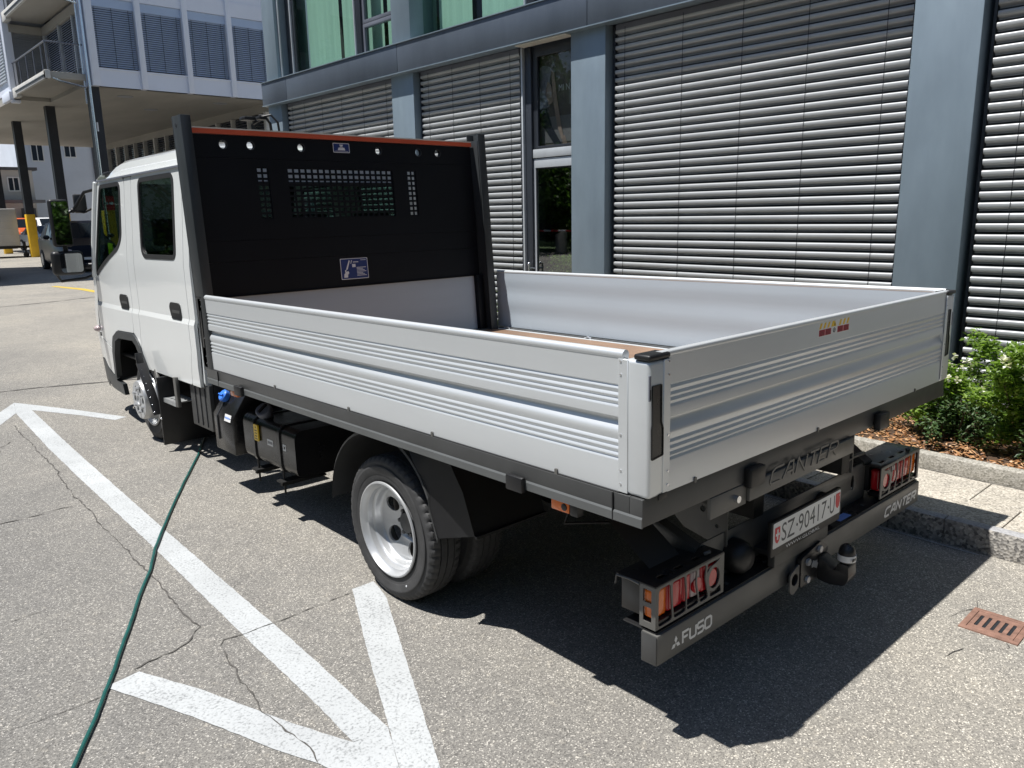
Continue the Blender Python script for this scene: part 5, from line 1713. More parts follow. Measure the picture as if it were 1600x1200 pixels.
for right in (False, True):
    rd = rnd_poly([(3.862, 1.168), (3.868, 0.4), (3.862, 0.0), (3.93, -0.236), (4.785, -0.236), (4.86, -0.12), (4.872, -0.08), (4.845, 0.1), (4.85, 0.5), (4.86, 1.168)], [0.05, 0, 0, 0.02, 0, 0, 0, 0, 0, 0.05], 4)
    b = plate(MB(), rd, [win_r], right=right)
    rear_door = t_(b, "rear_door", "white", smooth=12)
    fd = rnd_poly([(5.015, 1.165), (5.008, 0.6), (5.01, 0.1), (5.022, 0.018), (5.42, 0.006), (5.56, -0.05), (5.65, -0.16), (6.0, -0.1), (6.03, 0.12), (5.99, 0.42), (5.745, 1.12), (5.70, 1.165)], [0.06, 0, 0, 0.01, 0, 0, 0, 0.03, 0, 0, 0.02, 0.03], 4)
    b = plate(MB(), fd, [win_f], right=right)
    front_door = t_(b, "front_door", "white", smooth=12)
    b = plate(MB(), [(3.765, 1.16), (3.855, 1.16), (3.861, 0.4), (3.855, 0.0), (3.922, -0.236), (3.785, -0.236), (3.765, 0.0)], right=right)
    b = plate(b, [(4.866, 1.16), (5.009, 1.16), (5.002, 0.6), (5.004, 0.1), (5.012, 0.018), (4.94, -0.02), (4.88, -0.08), (4.852, 0.1), (4.856, 0.5)], right=right)
    t_(b, "cab_pillar", "white", smooth=12, each=True)
    b = plate(MB(), [(5.655, -0.168), (6.006, -0.107), (6.09, -0.1), (6.1, -0.3), (5.98, -0.36), (5.735, -0.41)], right=right)
    t_(b, "front_fender", "white", smooth=25)
    for (w, nm, dr) in ((win_r, "window_seal", rear_door), (win_f, "window_seal", front_door)):
        b = plate(MB(), inset_poly(w, 0.016), [inset_poly(w, -0.014)], -0.004, 0.006, right, True)
        t_(b, nm, "seal", dr, smooth=30)
        b = plate(MB(), inset_poly(w, -0.012), [], 0.007, 0.010, right, True)
        t_(b, "window_pane", "cabglass", dr, smooth=0)
    # slim silver divider in the rear window and dark quarter frame in the front one
    for (a, c, dr) in ((4.2, 4.03, rear_door), (5.295, 5.07, front_door)):
        y1, y0 = (a - 0.0, a - 0.2)
        pl = rnd_poly([(y0, 0.3), (y1 - 0.03, 0.302), (y1, 0.27), (y1 - 0.03, 0.192), (y0 - 0.015, 0.192)], [0.03, 0.04, 0.03, 0.03, 0.01], 5)
        b = plate(MB(), pl, [], -0.006, 0.004, right, True)
        hd = t_(b, "door_handle", "black", dr, smooth=30)
        b = plate(MB(), rect(y0 + 0.012, y1 - 0.05, 0.232, 0.252), [], -0.0068, -0.0055, right, False)
        t_(b, "handle_grip", "frame", dr, smooth=0)
    trim = arch_o + [(p[0] + dx, p[1] + dz) for p, dx, dz in zip(arch_o[::-1], (0.045, 0.055, 0.05, 0.025, -0.025, -0.055, -0.06, -0.055), (-0.03, -0.03, -0.042, -0.055, -0.055, -0.035, -0.02, 0.004))]
    b = plate(MB(), trim, [], -0.012, 0.03, right, True)
    t_(b, "arch_trim", "post", smooth=30)
    b = plate(MB(), [(6.1, -0.31), (6.14, -0.3), (6.13, -0.45), (5.97, -0.535), (5.53, -0.545), (5.545, -0.455), (5.70, -0.445), (5.735, -0.418), (5.985, -0.368)], [], -0.004, 0.03, right, True)
    t_(b, "bumper_corner", "post", smooth=30)
    b = plate(MB(), [(3.77, 1.164), (5.73, 1.164), (5.73, 1.176), (3.77, 1.176)], [], -0.012, 0.03, right, True)
    t_(b, "roof_gutter", "wgrey", smooth=30)
# wheel housing
b = MB()
for sx in (0, 1):
    xa, xb = (0.2, 0.62) if not sx else (WB - 0.62, WB - 0.2)
    b.box(xa, xb, 4.72, 5.72, 0.06, 0.08); b.box(xa, xb, 5.66, 5.72, -0.42, 0.06); b.box(xa, xb, 4.5, 4.56, -0.3, 0.05)
    b.box(0.55 if not sx else WB - 0.57, 0.57 if not sx else WB - 0.55, 4.5, 5.7, -0.4, 0.06)
t_(b, "wheel_housing", "black", smooth=0, each=True)
# roof
vs = []; fs = []
ys = [3.735, 3.75, 3.8, 4.4, 5.0, 5.2, 5.35, 5.5, 5.62, 5.72]
hs = [1.22, 1.262, 1.272, 1.278, 1.282, 1.28, 1.262, 1.226, 1.19, 1.17]
for y, hh in zip(ys, hs):
    s = S(y, 1.17); k = (hh - 1.17) / 0.11; cr = 0.13 * max(0, min(1, (y - 3.75) / 0.95)) * max(0, min(1, (hh - 1.17) / 0.1)) ** 2
    half = [(s + 0.002, 1.17), (s + 0.006, 1.17 + 0.014 * k), (s + 0.022, 1.17 + 0.02 * k), (s + 0.032, 1.17 + 0.052 * k), (s + 0.044, 1.17 + 0.06 * k), (s + 0.054, 1.17 + 0.104 * k), (s + 0.085, 1.17 + 0.125 * k), (s + 0.16, hh + 0.02 * k + 0.1 * cr), (s + 0.32, hh + 0.025 * k + 0.4 * cr), (s + 0.6, hh + 0.025 * k + 0.95 * cr), (WB / 2, hh + 0.025 * k + cr)]
    ring = half + [(WB - x, z) for x, z in half[-2::-1]]
    vs += [(x, y, z) for x, z in ring]
m = len(ring)
for i in range(len(ys) - 1):
    for j in range(m - 1):
        fs.append((i * m + j, i * m + j + 1, (i + 1) * m + j + 1, (i + 1) * m + j))
fs.append(tuple(range(m)))
roof = t_(MB().add(vs, fs), "cab_roof", "white", smooth=24)
b = MB(); b.box(0.29, 0.40, 5.62, 5.74, 1.205, 1.245); t_(b, "marker_lamp", "black", roof, bevel=0.012)
# rear wall with window
b = MB(); b.prism(rnd_poly([(0.19, -0.236), (WB - 0.19, -0.236), (WB - 0.2, 0.6), (WB - 0.235, 1.2), (0.235, 1.2), (0.2, 0.6)], 0.04), [rnd_poly(rect(0.42, 1.82, 0.66, 1.06), 0.06)], 'y', 3.74, 3.765)
rw = t_(b, "cab_rear_wall", "white", smooth=30)
b = MB(); b.prism(rnd_poly(rect(0.425, 1.815, 0.665, 1.055), 0.06), [], 'y', 3.75, 3.755); t_(b, "window_pane", "cabglass", rw, smooth=0)
b = MB(); b.prism(inset_poly(rnd_poly(rect(0.42, 1.82, 0.66, 1.06), 0.06), 0.012), [rnd_poly(rect(0.435, 1.805, 0.675, 1.045), 0.06)], 'y', 3.735, 3.752); t_(b, "window_seal", "seal", rw, smooth=30)
b = MB(); b.box(0.166, 0.2, 3.755, 3.79, -0.234, 1.16); b.box(WB - 0.2, WB - 0.166, 3.755, 3.79, -0.234, 1.16)
# front face: lofted corner to corner
def front_loft(levels, n=16, t=0.0):
    vs = []; fs = []
    for (z, yA, yF) in levels:
        xs_ = S(yA, z)
        row = []
        for i in range(n + 1):
            a = (PI / 2) * i / n
            row.append((xs_ + (WB / 2 - xs_) * (1 - math.cos(a)) ** 0.9, yA + (yF - yA) * math.sin(a) ** 0.55, z))
        full = row + [(WB - x, y, zz) for x, y, zz in row[-2::-1]]
        vs += full
    m = 2 * n + 1
    for i in range(len(levels) - 1):
        for j in range(m - 1):
            fs.append((i * m + j, i * m + j + 1, (i + 1) * m + j + 1, (i + 1) * m + j))
    return vs, fs
b = MB(); v, f = front_loft([(-0.3, 6.095, 6.42), (-0.1, 6.085, 6.45), (0.12, 6.05, 6.46), (0.25, 6.03, 6.44), (0.42, 5.995, 6.38)]); b.add(v, f)
t_(b, "cab_front", "white", smooth=40, norm=False)
b = MB(); v, f = front_loft([(0.421, 5.995, 6.375), (0.7, 5.905, 6.24), (0.95, 5.815, 6.08), (1.165, 5.735, 5.93)]); b.add(v, f)
t_(b, "windscreen", "cabglass", smooth=40, norm=False)
b = MB(); v, f = front_loft([(1.166, 5.73, 5.93), (1.19, 5.70, 5.86), (1.215, 5.6, 5.72)]); b.add(v, f)
t_(b, "roof_front", "white", smooth=40, norm=False)
b = MB(); v, f = front_loft([(-0.55, 6.05, 6.36), (-0.5, 6.1, 6.44), (-0.31, 6.1, 6.45)]); b.add(v, f)
t_(b, "front_bumper", "frame", smooth=40, norm=False)
b = MB()
for sx in (0, 1):
    pts = [(S(5.995, 0.42) - 0.004, 6.0, 0.41), (S(5.9, 0.7) - 0.004, 5.905, 0.7), (S(5.8, 0.95) - 0.004, 5.82, 0.95), (S(5.73, 1.165) - 0.004, 5.74, 1.165)]
    if sx: pts = [(WB - x, y, z) for x, y, z in pts]
    b.tube(pts, 0.022, 8)
t_(b, "windscreen_pillar", "white", each=True)
b = MB()
for sx in (0, 1):
    pts = [(S(5.995, 0.42) + 0.03, 6.07, 0.43), (S(5.9, 0.7) + 0.03, 5.975, 0.7), (S(5.8, 0.95) + 0.03, 5.88, 0.95), (S(5.73, 1.165) + 0.03, 5.79, 1.15)]
    if sx: pts = [(WB - x, y, z) for x, y, z in pts]
    b.tube(pts, 0.03, 8)
t_(b, "pillar_trim", "black", each=True)
# indicator on the corner of the nose
b = MB(); b.sphere((0.215, 6.11, -0.04), 0.04, 12, 8, (1.3, 1.1, 0.75)); il = t_(b, "side_indicator", "clear_lens")
b = MB(); b.box(0.2, 0.25, 6.075, 6.1, -0.07, -0.01); t_(b, "indicator_base", "chrome", il, bevel=0.005)
b = MB(); b.box(0.246, 0.262, 6.07, 6.13, 0.10, 0.118); t_(b, "corner_clip", "wgrey", bevel=0.003)
# inside of the cab
b = MB(); b.box(0.24, WB - 0.24, 3.78, 6.0, -0.24, -0.2); b.box(0.3, WB - 0.3, 5.75, 6.1, -0.2, 0.4); b.box(0.26, WB - 0.26, 5.66, 5.9, 0.3, 0.42)
t_(b, "cab_floor", "black", bevel=0.02, each=True)
for (x0, x1, y) in ((0.3, 0.78, 5.0), (1.0, 1.4, 4.95), (1.45, 1.92, 4.95), (0.3, 0.85, 3.92), (0.87, 1.4, 3.92), (1.42, 1.92, 3.92)):
    b = MB(); b.box(x0, x1, y, y + 0.13, -0.1, 0.62); b.box(x0, x1, y + 0.14, y + 0.58, -0.05, 0.1)
    s_ = t_(b, "seat", "seat", bevel=0.03)
    b = MB(); c = (x0 + x1) / 2; b.box(c - 0.13, c + 0.13, y + 0.0, y + 0.09, 0.66, 0.86); b.box(c - 0.06, c - 0.045, y + 0.03, y + 0.05, 0.6, 0.68); b.box(c + 0.045, c + 0.06, y + 0.03, y + 0.05, 0.6, 0.68)
    t_(b, "headrest", "seat", s_, bevel=0.025)
b = MB(); b.lathe([(0.0, 0.19), (0.014, 0.2), (0.0, 0.21), (-0.014, 0.2)], (0.55, 5.62, 0.42), 'z', 32, close=True); b.bar((0.37, 5.62, 0.42), (0.73, 5.62, 0.42), 0.03, 0.02); b.tube([(0.55, 5.62, 0.42), (0.55, 5.8, 0.3)], 0.025, 8)
t_(b, "steering_wheel", "black")
b = MB(); b.prism(rnd_poly([(5.53, 0.56), (5.64, 0.57), (5.64, 0.69), (5.52, 0.68)], 0.01), [], 'x', 0.235, 0.239); b.prism([(5.555, 0.45), (5.575, 0.45), (5.60, 0.56), (5.565, 0.56)], [], 'x', 0.235, 0.239)
hv = t_(b, "yellow_tag", "hivis", smooth=0)
b = MB(); b.text("T AE", (0.2345, 5.625, 0.605), (0, -1, 0), (0, 0, 1), width=0.085, height=0.035); t_(b, "tag_lettering", "ink", hv, smooth=0)

# ---------- mirrors (left pair, their arms; a plain copy at right)
def mirrors(right):
    fx = (lambda x: WB - x) if right else (lambda x: x)
    def turn(mb, deg):
        c = sum((v.x for v in mb.v)) / len(mb.v); a = math.radians(deg if not right else -deg)
        for v in mb.v: v.y += (v.x - c) * math.tan(a)
        return mb
    def bx(mb, x0, x1, *a): mb.box(min(fx(x0), fx(x1)), max(fx(x0), fx(x1)), *a)
    b = MB(); bx(b, -0.072, 0.073, 5.98, 6.05, 0.665, 1.045); up_ = t_(b, "upper_mirror", "black", bevel=0.022, seg=3)
    b = MB(); b.prism(rnd_poly(rect(min(fx(-0.056), fx(0.058)), max(fx(-0.056), fx(0.058)), 0.682, 1.028), 0.018), [], 'y', 5.964, 5.966); t_(turn(b, -8), "mirror_glass", "mirror", up_, smooth=0)
    b = MB(); bx(b, -0.10, 0.135, 5.98, 6.07, 0.435, 0.63); lo = t_(b, "lower_mirror", "black", bevel=0.03, seg=3)
    b = MB(); b.prism(rnd_poly(rect(min(fx(-0.045), fx(0.115)), max(fx(-0.045), fx(0.115)), 0.458, 0.61), 0.025), [], 'y', 5.968, 5.97); t_(turn(b, -4), "mirror_glass", "mirror", lo, smooth=0)
    b = MB()
    b.tube([(fx(0.29), 5.82, 1.13), (fx(0.2), 5.98, 1.10), (fx(0.12), 6.05, 0.96), (fx(0.06), 6.05, 0.93)], 0.013, 8)
    b.tube([(fx(0.02), 6.05, 0.7), (fx(0.02), 6.05, 0.6)], 0.02, 8)
    b.tube([(fx(-0.07), 6.05, 0.44), (fx(-0.04), 6.06, 0.385), (fx(0.14), 6.04, 0.40), (fx(0.24), 5.98, 0.44)], 0.012, 8)
    b.tube([(fx(0.1), 6.05, 0.5), (fx(0.25), 5.97, 0.5)], 0.025, 8)
    t_(b, "mirror_arm", "black", each=True)
    b = MB(); bx(b, 0.135, 0.235, 6.07, 6.1, 0.935, 1.09); b2 = t_(b, "kerb_mirror", "frame", bevel=0.014)
    b = MB(); b.tube([(fx(0.12), 6.06, 0.96), (fx(0.2), 6.07, 0.94), (fx(0.26), 6.02, 0.97)], 0.01, 8); b.sphere((fx(0.115), 6.05, 0.955), 0.02); t_(b, "mirror_joint", "black", b2)
    b = MB(); b.tube([(fx(0.275), 5.86, 1.15), (fx(0.26), 5.80, 1.125)], 0.016, 8); t_(b, "arm_mount", "chrome", b2)
mirrors(False); mirrors(True)

# ---------- wheels
def tyre_prof(w, r, rr):
    h = w / 2
    return [(-h * 0.72, rr), (-h * 0.9, rr + 0.012), (-h, rr + 0.04), (-h * 1.0, rr + 0.043), (-h * 1.03, rr + 0.047), (-h * 1.04, (r + rr) / 2 + 0.008), (-h * 1.055, (r + rr) / 2 + 0.012), (-h * 1.055, (r + rr) / 2 + 0.018), (-h * 1.035, (r + rr) / 2 + 0.021), (-h * 1.0, r - 0.045), (-h * 0.95, r - 0.03), (-h * 0.955, r - 0.026), (-h * 0.9, r - 0.013), (-h * 0.8, r - 0.004)]
def make_tyre(c, w, r, rr):
    b = MB(); p = tyre_prof(w, r, rr)
    gr_ = []
    h = w / 2
    for x in (-0.42, 0.0, 0.42):
        gr_ += [((x - 0.045) * h, r), ((x - 0.035) * h, r - 0.008), ((x + 0.035) * h, r - 0.008), ((x + 0.045) * h, r)]
    full = p + [(-h * 0.6, r)] + gr_ + [(h * 0.6, r)] + [(-a, q) for a, q in p[::-1]]
    n = 208
    o = len(b.v)
    b.lathe(full, c, 'x', n)
    m = len(full)
    for i, (a, q) in enumerate(full):
        sh = abs(a) > h * 0.55 and q > r - 0.02
        for k in range(n):
            v = b.v[o + i * n + k]
            d = Vector((0, v.y - c[1], v.z - c[2]))
            if sh and k % 4 == 0: v -= d.normalized() * 0.007
            elif q > r - 0.002 and abs(a) < h * 0.55 and (k + i) % 6 == 0: v -= d.normalized() * 0.003
    return b
RT = 0.323; RRIM = 0.2
def rear_rim(c, s):
    """deep dish; s=-1 opens towards -x"""
    b = MB()
    b.lathe([(0.0, 0.214), (-0.006, 0.212), (-0.008, 0.206), (-0.002, 0.201), (0.012, 0.196), (0.02, 0.186), (0.042, 0.183), (0.048, 0.176), (0.054, 0.174), (0.074, 0.172), (0.08, 0.169), (0.084, 0.164)], c, 'x', 64, -s)
    b.lathe([(0.15, 0.205), (0.11, 0.175), (0.085, 0.166)], c, 'x', 64, -s)
    ax = c[0] - s * 0.084
    hol = [circ((c[1] + 0.118 * math.cos(a), c[2] + 0.118 * math.sin(a)), 0.036, 18) for a in [2 * PI * k / 5 + 0.6 for k in range(5)]]
    # conical disc, drawn flat with holes then dished
    o = len(b.v)
    b.prism(circ((c[1], c[2]), 0.1645, 64), hol + [circ((c[1], c[2]), 0.066, 32)], 'x', ax, ax - s * 0.01)
    for v in b.v[o:]:
        q = math.hypot(v.y - c[1], v.z - c[2]); v.x -= s * 0.034 * max(0, (0.1645 - q)) / 0.1
    return b
def make_wheel(c, w, front, s):
    """s=-1: outside towards -x"""
    x0 = c[0]
    t = make_tyre(c, w, RT, RRIM)
    wl = t_(t, "wheel", "rubber", smooth=30)
    face = x0 + s * w / 2
    if not front:
        b = rear_rim((face, c[1], c[2]), s); t_(b, "rim", "rim", wl, smooth=35)
        b = MB(); b.lathe([(0.0, 0.064), (0.01, 0.066), (0.012, 0.05), (-0.02, 0.046), (-0.024, 0.0)], (face - s * 0.118, c[1], c[2]), 'x', 32, -s)
        for k in range(6):
            a = 2 * PI * k / 6; b.disc((face - s * 0.122, c[1] + 0.056 * math.cos(a), c[2] + 0.056 * math.sin(a)), 0.009, 'x', 0, s * 0.024, 6)
        t_(b, "hub", "frame", wl, smooth=35)
    else:
        b = MB()
        # convex steel wheel: flange, valley with slots, drum standing proud of the tyre
        b.lathe([(0.0, 0.214), (0.006, 0.212), (0.006, 0.205), (-0.01, 0.196), (-0.035, 0.186), (-0.04, 0.178), (-0.02, 0.166), (0.005, 0.155), (0.03, 0.152), (0.072, 0.148), (0.082, 0.142)], (face, c[1], c[2]), 'x', 64, s)
        hol = [circ((c[1] + 0.088 * math.cos(a), c[2] + 0.088 * math.sin(a)), 0.02, 12, 0.03) for a in [2 * PI * k / 6 for k in range(6)]]
        b.prism(circ((c[1], c[2]), 0.1425, 64), hol + [circ((c[1], c[2]), 0.045, 24)], 'x', face + s * 0.082, face + s * 0.072)
        t_(b, "rim", "rim", wl, smooth=35)
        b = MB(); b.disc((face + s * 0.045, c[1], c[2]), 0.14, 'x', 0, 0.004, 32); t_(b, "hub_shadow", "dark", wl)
        b = MB()
        for k in range(6):
            a = 2 * PI * (k + .5) / 6; b.disc((face + s * 0.08, c[1] + 0.09 * math.cos(a), c[2] + 0.09 * math.sin(a)), 0.012, 'x', 0, s * 0.02, 6)
        b.lathe([(0.05, 0.045), (0.085, 0.044), (0.088, 0.036), (0.08, 0.03), (0.075, 0.0)], (face, c[1], c[2]), 'x', 24, s)
        t_(b, "wheel_nut", "rim", wl)
    b = MB()
    if s < 0 and not front:
        a = -2.1
        b.disc((face - 0.0035, c[1] + 0.255 * math.cos(a), c[2] + 0.255 * math.sin(a)), 0.0045, 'x', -0.001, 0.002, 10); t_(b, "paint_dot", "white_ink", wl)
    return wl
ZR, YR, YFW = -0.519, 1.452, 4.9
ZFW = -0.86 + 0.012457 * YFW + RT
make_wheel((0.055 + 0.083, YR, ZR), 0.166, False, -1); make_wheel((0.285 + 0.083, YR, ZR), 0.166, False, 1)
make_wheel((WB - 0.138, YR, ZR), 0.166, False, 1); make_wheel((WB - 0.368, YR, ZR), 0.166, False, -1)
make_wheel((0.19 + 0.083, YFW, ZFW), 0.166, True, -1); make_wheel((WB - 0.273, YFW, ZFW), 0.166, True, 1)

# ---------- rear mudguards
for right in (False, True):
    fx = (lambda x: WB - x) if right else (lambda x: x)
    b = MB()
    arc = []
    for k in range(27):
        a = math.radians(-4 + k * 6.5); rr_ = 0.395
        arc.append((YR + (0.445 if math.cos(a) > 0 else 0.37) * math.cos(a), ZR + 0.045 + rr_ * math.sin(a)))
    arc = [(1.897, -0.475)] + arc[1:]
    arc = [p for p in arc if p[0] > 1.12] + [(1.12, -0.33), (1.075, -0.45)]
    vs = []
    for (yy, zz) in arc:
        vs += [(fx(0.045), yy, zz - 0.012), (fx(0.048), yy, zz), (fx(0.075), yy, zz + 0.006), (fx(0.5), yy, zz + 0.006), (fx(0.5), yy, zz), (fx(0.06), yy, zz - 0.004)]
    k = 6
    fs = [(i * k + j, i * k + (j + 1) % k, (i + 1) * k + (j + 1) % k, (i + 1) * k + j) for i in range(len(arc) - 1) for j in range(k)]
    fs += [tuple(range(k)), tuple((len(arc) - 1) * k + j for j in range(k))]
    b.add(vs, fs)
    mg = t_(b, "mudguard", "frame", smooth=35)
    # rear skirt reaching back from the guard
    b = MB(); b.add([(fx(0.046), 1.09, -0.452), (fx(0.05), 1.12, -0.33), (fx(0.05), 1.19, -0.2), (fx(0.05), 1.26, -0.1), (fx(0.05), 1.3, -0.085),
                     (fx(0.12), 0.93, -0.42), (fx(0.11), 0.98, -0.25), (fx(0.1), 1.08, -0.09)], [(0, 1, 6, 5), (1, 2, 6), (2, 3, 7, 6), (3, 4, 7)])
    t_(b, "mudguard_skirt", "black", mg, norm=False, smooth=80)
    b = MB(); b.add([(fx(0.12), 0.932, -0.425), (fx(0.5), 0.925, -0.425), (fx(0.5), 1.073, -0.09), (fx(0.11), 1.08, -0.09)], [(0, 1, 2, 3)])
    b.box(min(fx(0.12), fx(0.5)), max(fx(0.12), fx(0.5)), 0.915, 0.931, -0.428, -0.418)
    t_(b, "mud_flap", "under", mg, norm=False, smooth=0)

# ---------- chassis
b = MB()
for x in (0.74, 1.42):
    b.box(x, x + 0.07, 0.1, 5.9, -0.3, -0.12)
for yy in (0.35, 1.0, 2.0, 3.0, 4.0): b.box(0.81, 1.42, yy, yy + 0.06, -0.28, -0.16)
t_(b, "chassis_rail", "under", bevel=0.004, each=True)
b = MB(); b.tube([(0.3, YR, ZR), (WB - 0.3, YR, ZR)], 0.06, 14); b.sphere((1.115, YR, ZR), 0.17, 16, 10, (0.9, 1.0, 1.0)); b.tube([(1.115, YR + 0.1, ZR), (1.0, 3.6, -0.4)], 0.04, 10)
b.tube([(0.35, YFW, ZFW), (WB - 0.35, YFW, ZFW)], 0.045, 10)
for x in (0.62, 1.6):
    b.tube([(x, YR - 0.6, -0.28), (x, YR - 0.2, -0.38), (x, YR, -0.42), (x, YR + 0.2, -0.38), (x, YR + 0.65, -0.28)], 0.03, 8)
t_(b, "axle", "under", each=True)
b = MB(); b.box(0.78, 1.42, 3.5, 5.7, -0.55, -0.1); b.tube([(1.6, 2.4, -0.38), (1.6, 3.3, -0.38)], 0.1, 14); b.box(1.5, 2.0, 2.2, 3.3, -0.5, -0.14)
t_(b, "engine_block", "under", bevel=0.03, each=True)
b = MB()
b.add([(0.20, 0.5, -0.09), (0.36, 0.5, -0.09), (0.36, 0.12, -0.34), (0.20, 0.12, -0.34)], [(0, 1, 2, 3)])
b.bar((0.3, 0.62, -0.1), (0.42, 0.14, -0.36), 0.05, 0.11); b.bar((1.85, 0.62, -0.1), (1.72, 0.14, -0.36), 0.05, 0.11)
b.bar((1.05, 0.9, -0.16), (1.48, 0.16, -0.2), 0.06, 0.08)
t_(b, "lamp_strut", "frame", each=True)
def gusset(x, pts, holes):
    b = MB(); b.prism(pts, [circ(h, r, 10) for h, r in holes], 'x', x, x + 0.008)
    t_(b, "support_gusset", "frame2", smooth=30)
gusset(0.60, [(0.12, -0.1), (0.52, -0.1), (0.52, -0.16), (0.3, -0.34), (0.12, -0.38)], [((0.16, -0.3), 0.008), ((0.16, -0.345), 0.008), ((0.22, -0.25), 0.012), ((0.3, -0.2), 0.008), ((0.16, -0.2), 0.006)])
gusset(1.56, [(0.12, -0.1), (0.52, -0.1), (0.52, -0.16), (0.3, -0.3), (0.12, -0.33)], [((0.16, -0.26), 0.012), ((0.2, -0.2), 0.012), ((0.3, -0.2), 0.012), ((0.38, -0.15), 0.012)])
b = MB(); b.box(0.42, 0.6, 0.05, 0.12, -0.15, -0.095); b.tube([(0.38, 0.2, -0.13), (0.56, 0.2, -0.13)], 0.03, 10); b.tube([(0.49, 0.06, -0.12), (0.49, 0.06, -0.18)], 0.02, 8)
t_(b, "tipping_joint", "frame", bevel=0.004, each=True)

# ---------- rear bumper beam, lamps, plate, hitch
b = MB(); b.box(0.106, 2.112, 0.04, 0.104, -0.585, -0.482)
bumper = t_(b, "rear_bumper", "frame2", bevel=0.006)
b = MB(); b.box(0.112, 2.106, 0.05, 0.18, -0.4815, -0.477); t_(b, "bumper_top", "satin", bumper, smooth=0)
b = MB(); b.box(0.1035, 0.1055, 0.043, 0.101, -0.583, -0.484); t_(b, "end_cap", "frame", bumper, bevel=0.0008)
b = MB(); b.strokes("FUSO", (0.236, 0.0395, -0.555), (1, 0, 0), (0, 0, 1), 0.158, 0.037, 0.0085, 0.0, 0.0006, 0.0001)
t_(b, "silver_lettering", "letter", bumper, smooth=0)
b = MB(); cx, cz, r_ = 0.2, -0.5405, 0.0135
for k in range(3):
    a = math.radians(90 + 120 * k); d = (math.cos(a), math.sin(a)); e = (-d[1], d[0])
    b.prism([(cx, cz), (cx + d[0] * r_ * .95 + e[0] * r_ * .55, cz + d[1] * r_ * .95 + e[1] * r_ * .55), (cx + d[0] * r_ * 1.9, cz + d[1] * r_ * 1.9), (cx + d[0] * r_ * .95 - e[0] * r_ * .55, cz + d[1] * r_ * .95 - e[1] * r_ * .55)], [], 'y', 0.039, 0.0398)
t_(b, "silver_emblem", "letter", bumper, smooth=0)
b = MB(); b.strokes("CANTER", (1.735, 0.0395, -0.558), (1, 0, 0), (0, 0, 1), 0.345, 0.037, 0.0105, 0.28, 0.0006, 0.0001)
t_(b, "silver_lettering", "letter", bumper, smooth=0)
b = MB(); b.box(1.36, 1.46, 0.065, 0.1, -0.4768, -0.4762); t_(b, "blue_label", "lightblue", bumper, smooth=0)
s = MB()
for x in (0.55, 0.8, 1.05, 1.3, 1.6): s.disc((x, 0.085, -0.477), 0.008, 'z', 0, 0.004, 6)
t_(s, "bolt", "frame2", bumper, each=True)
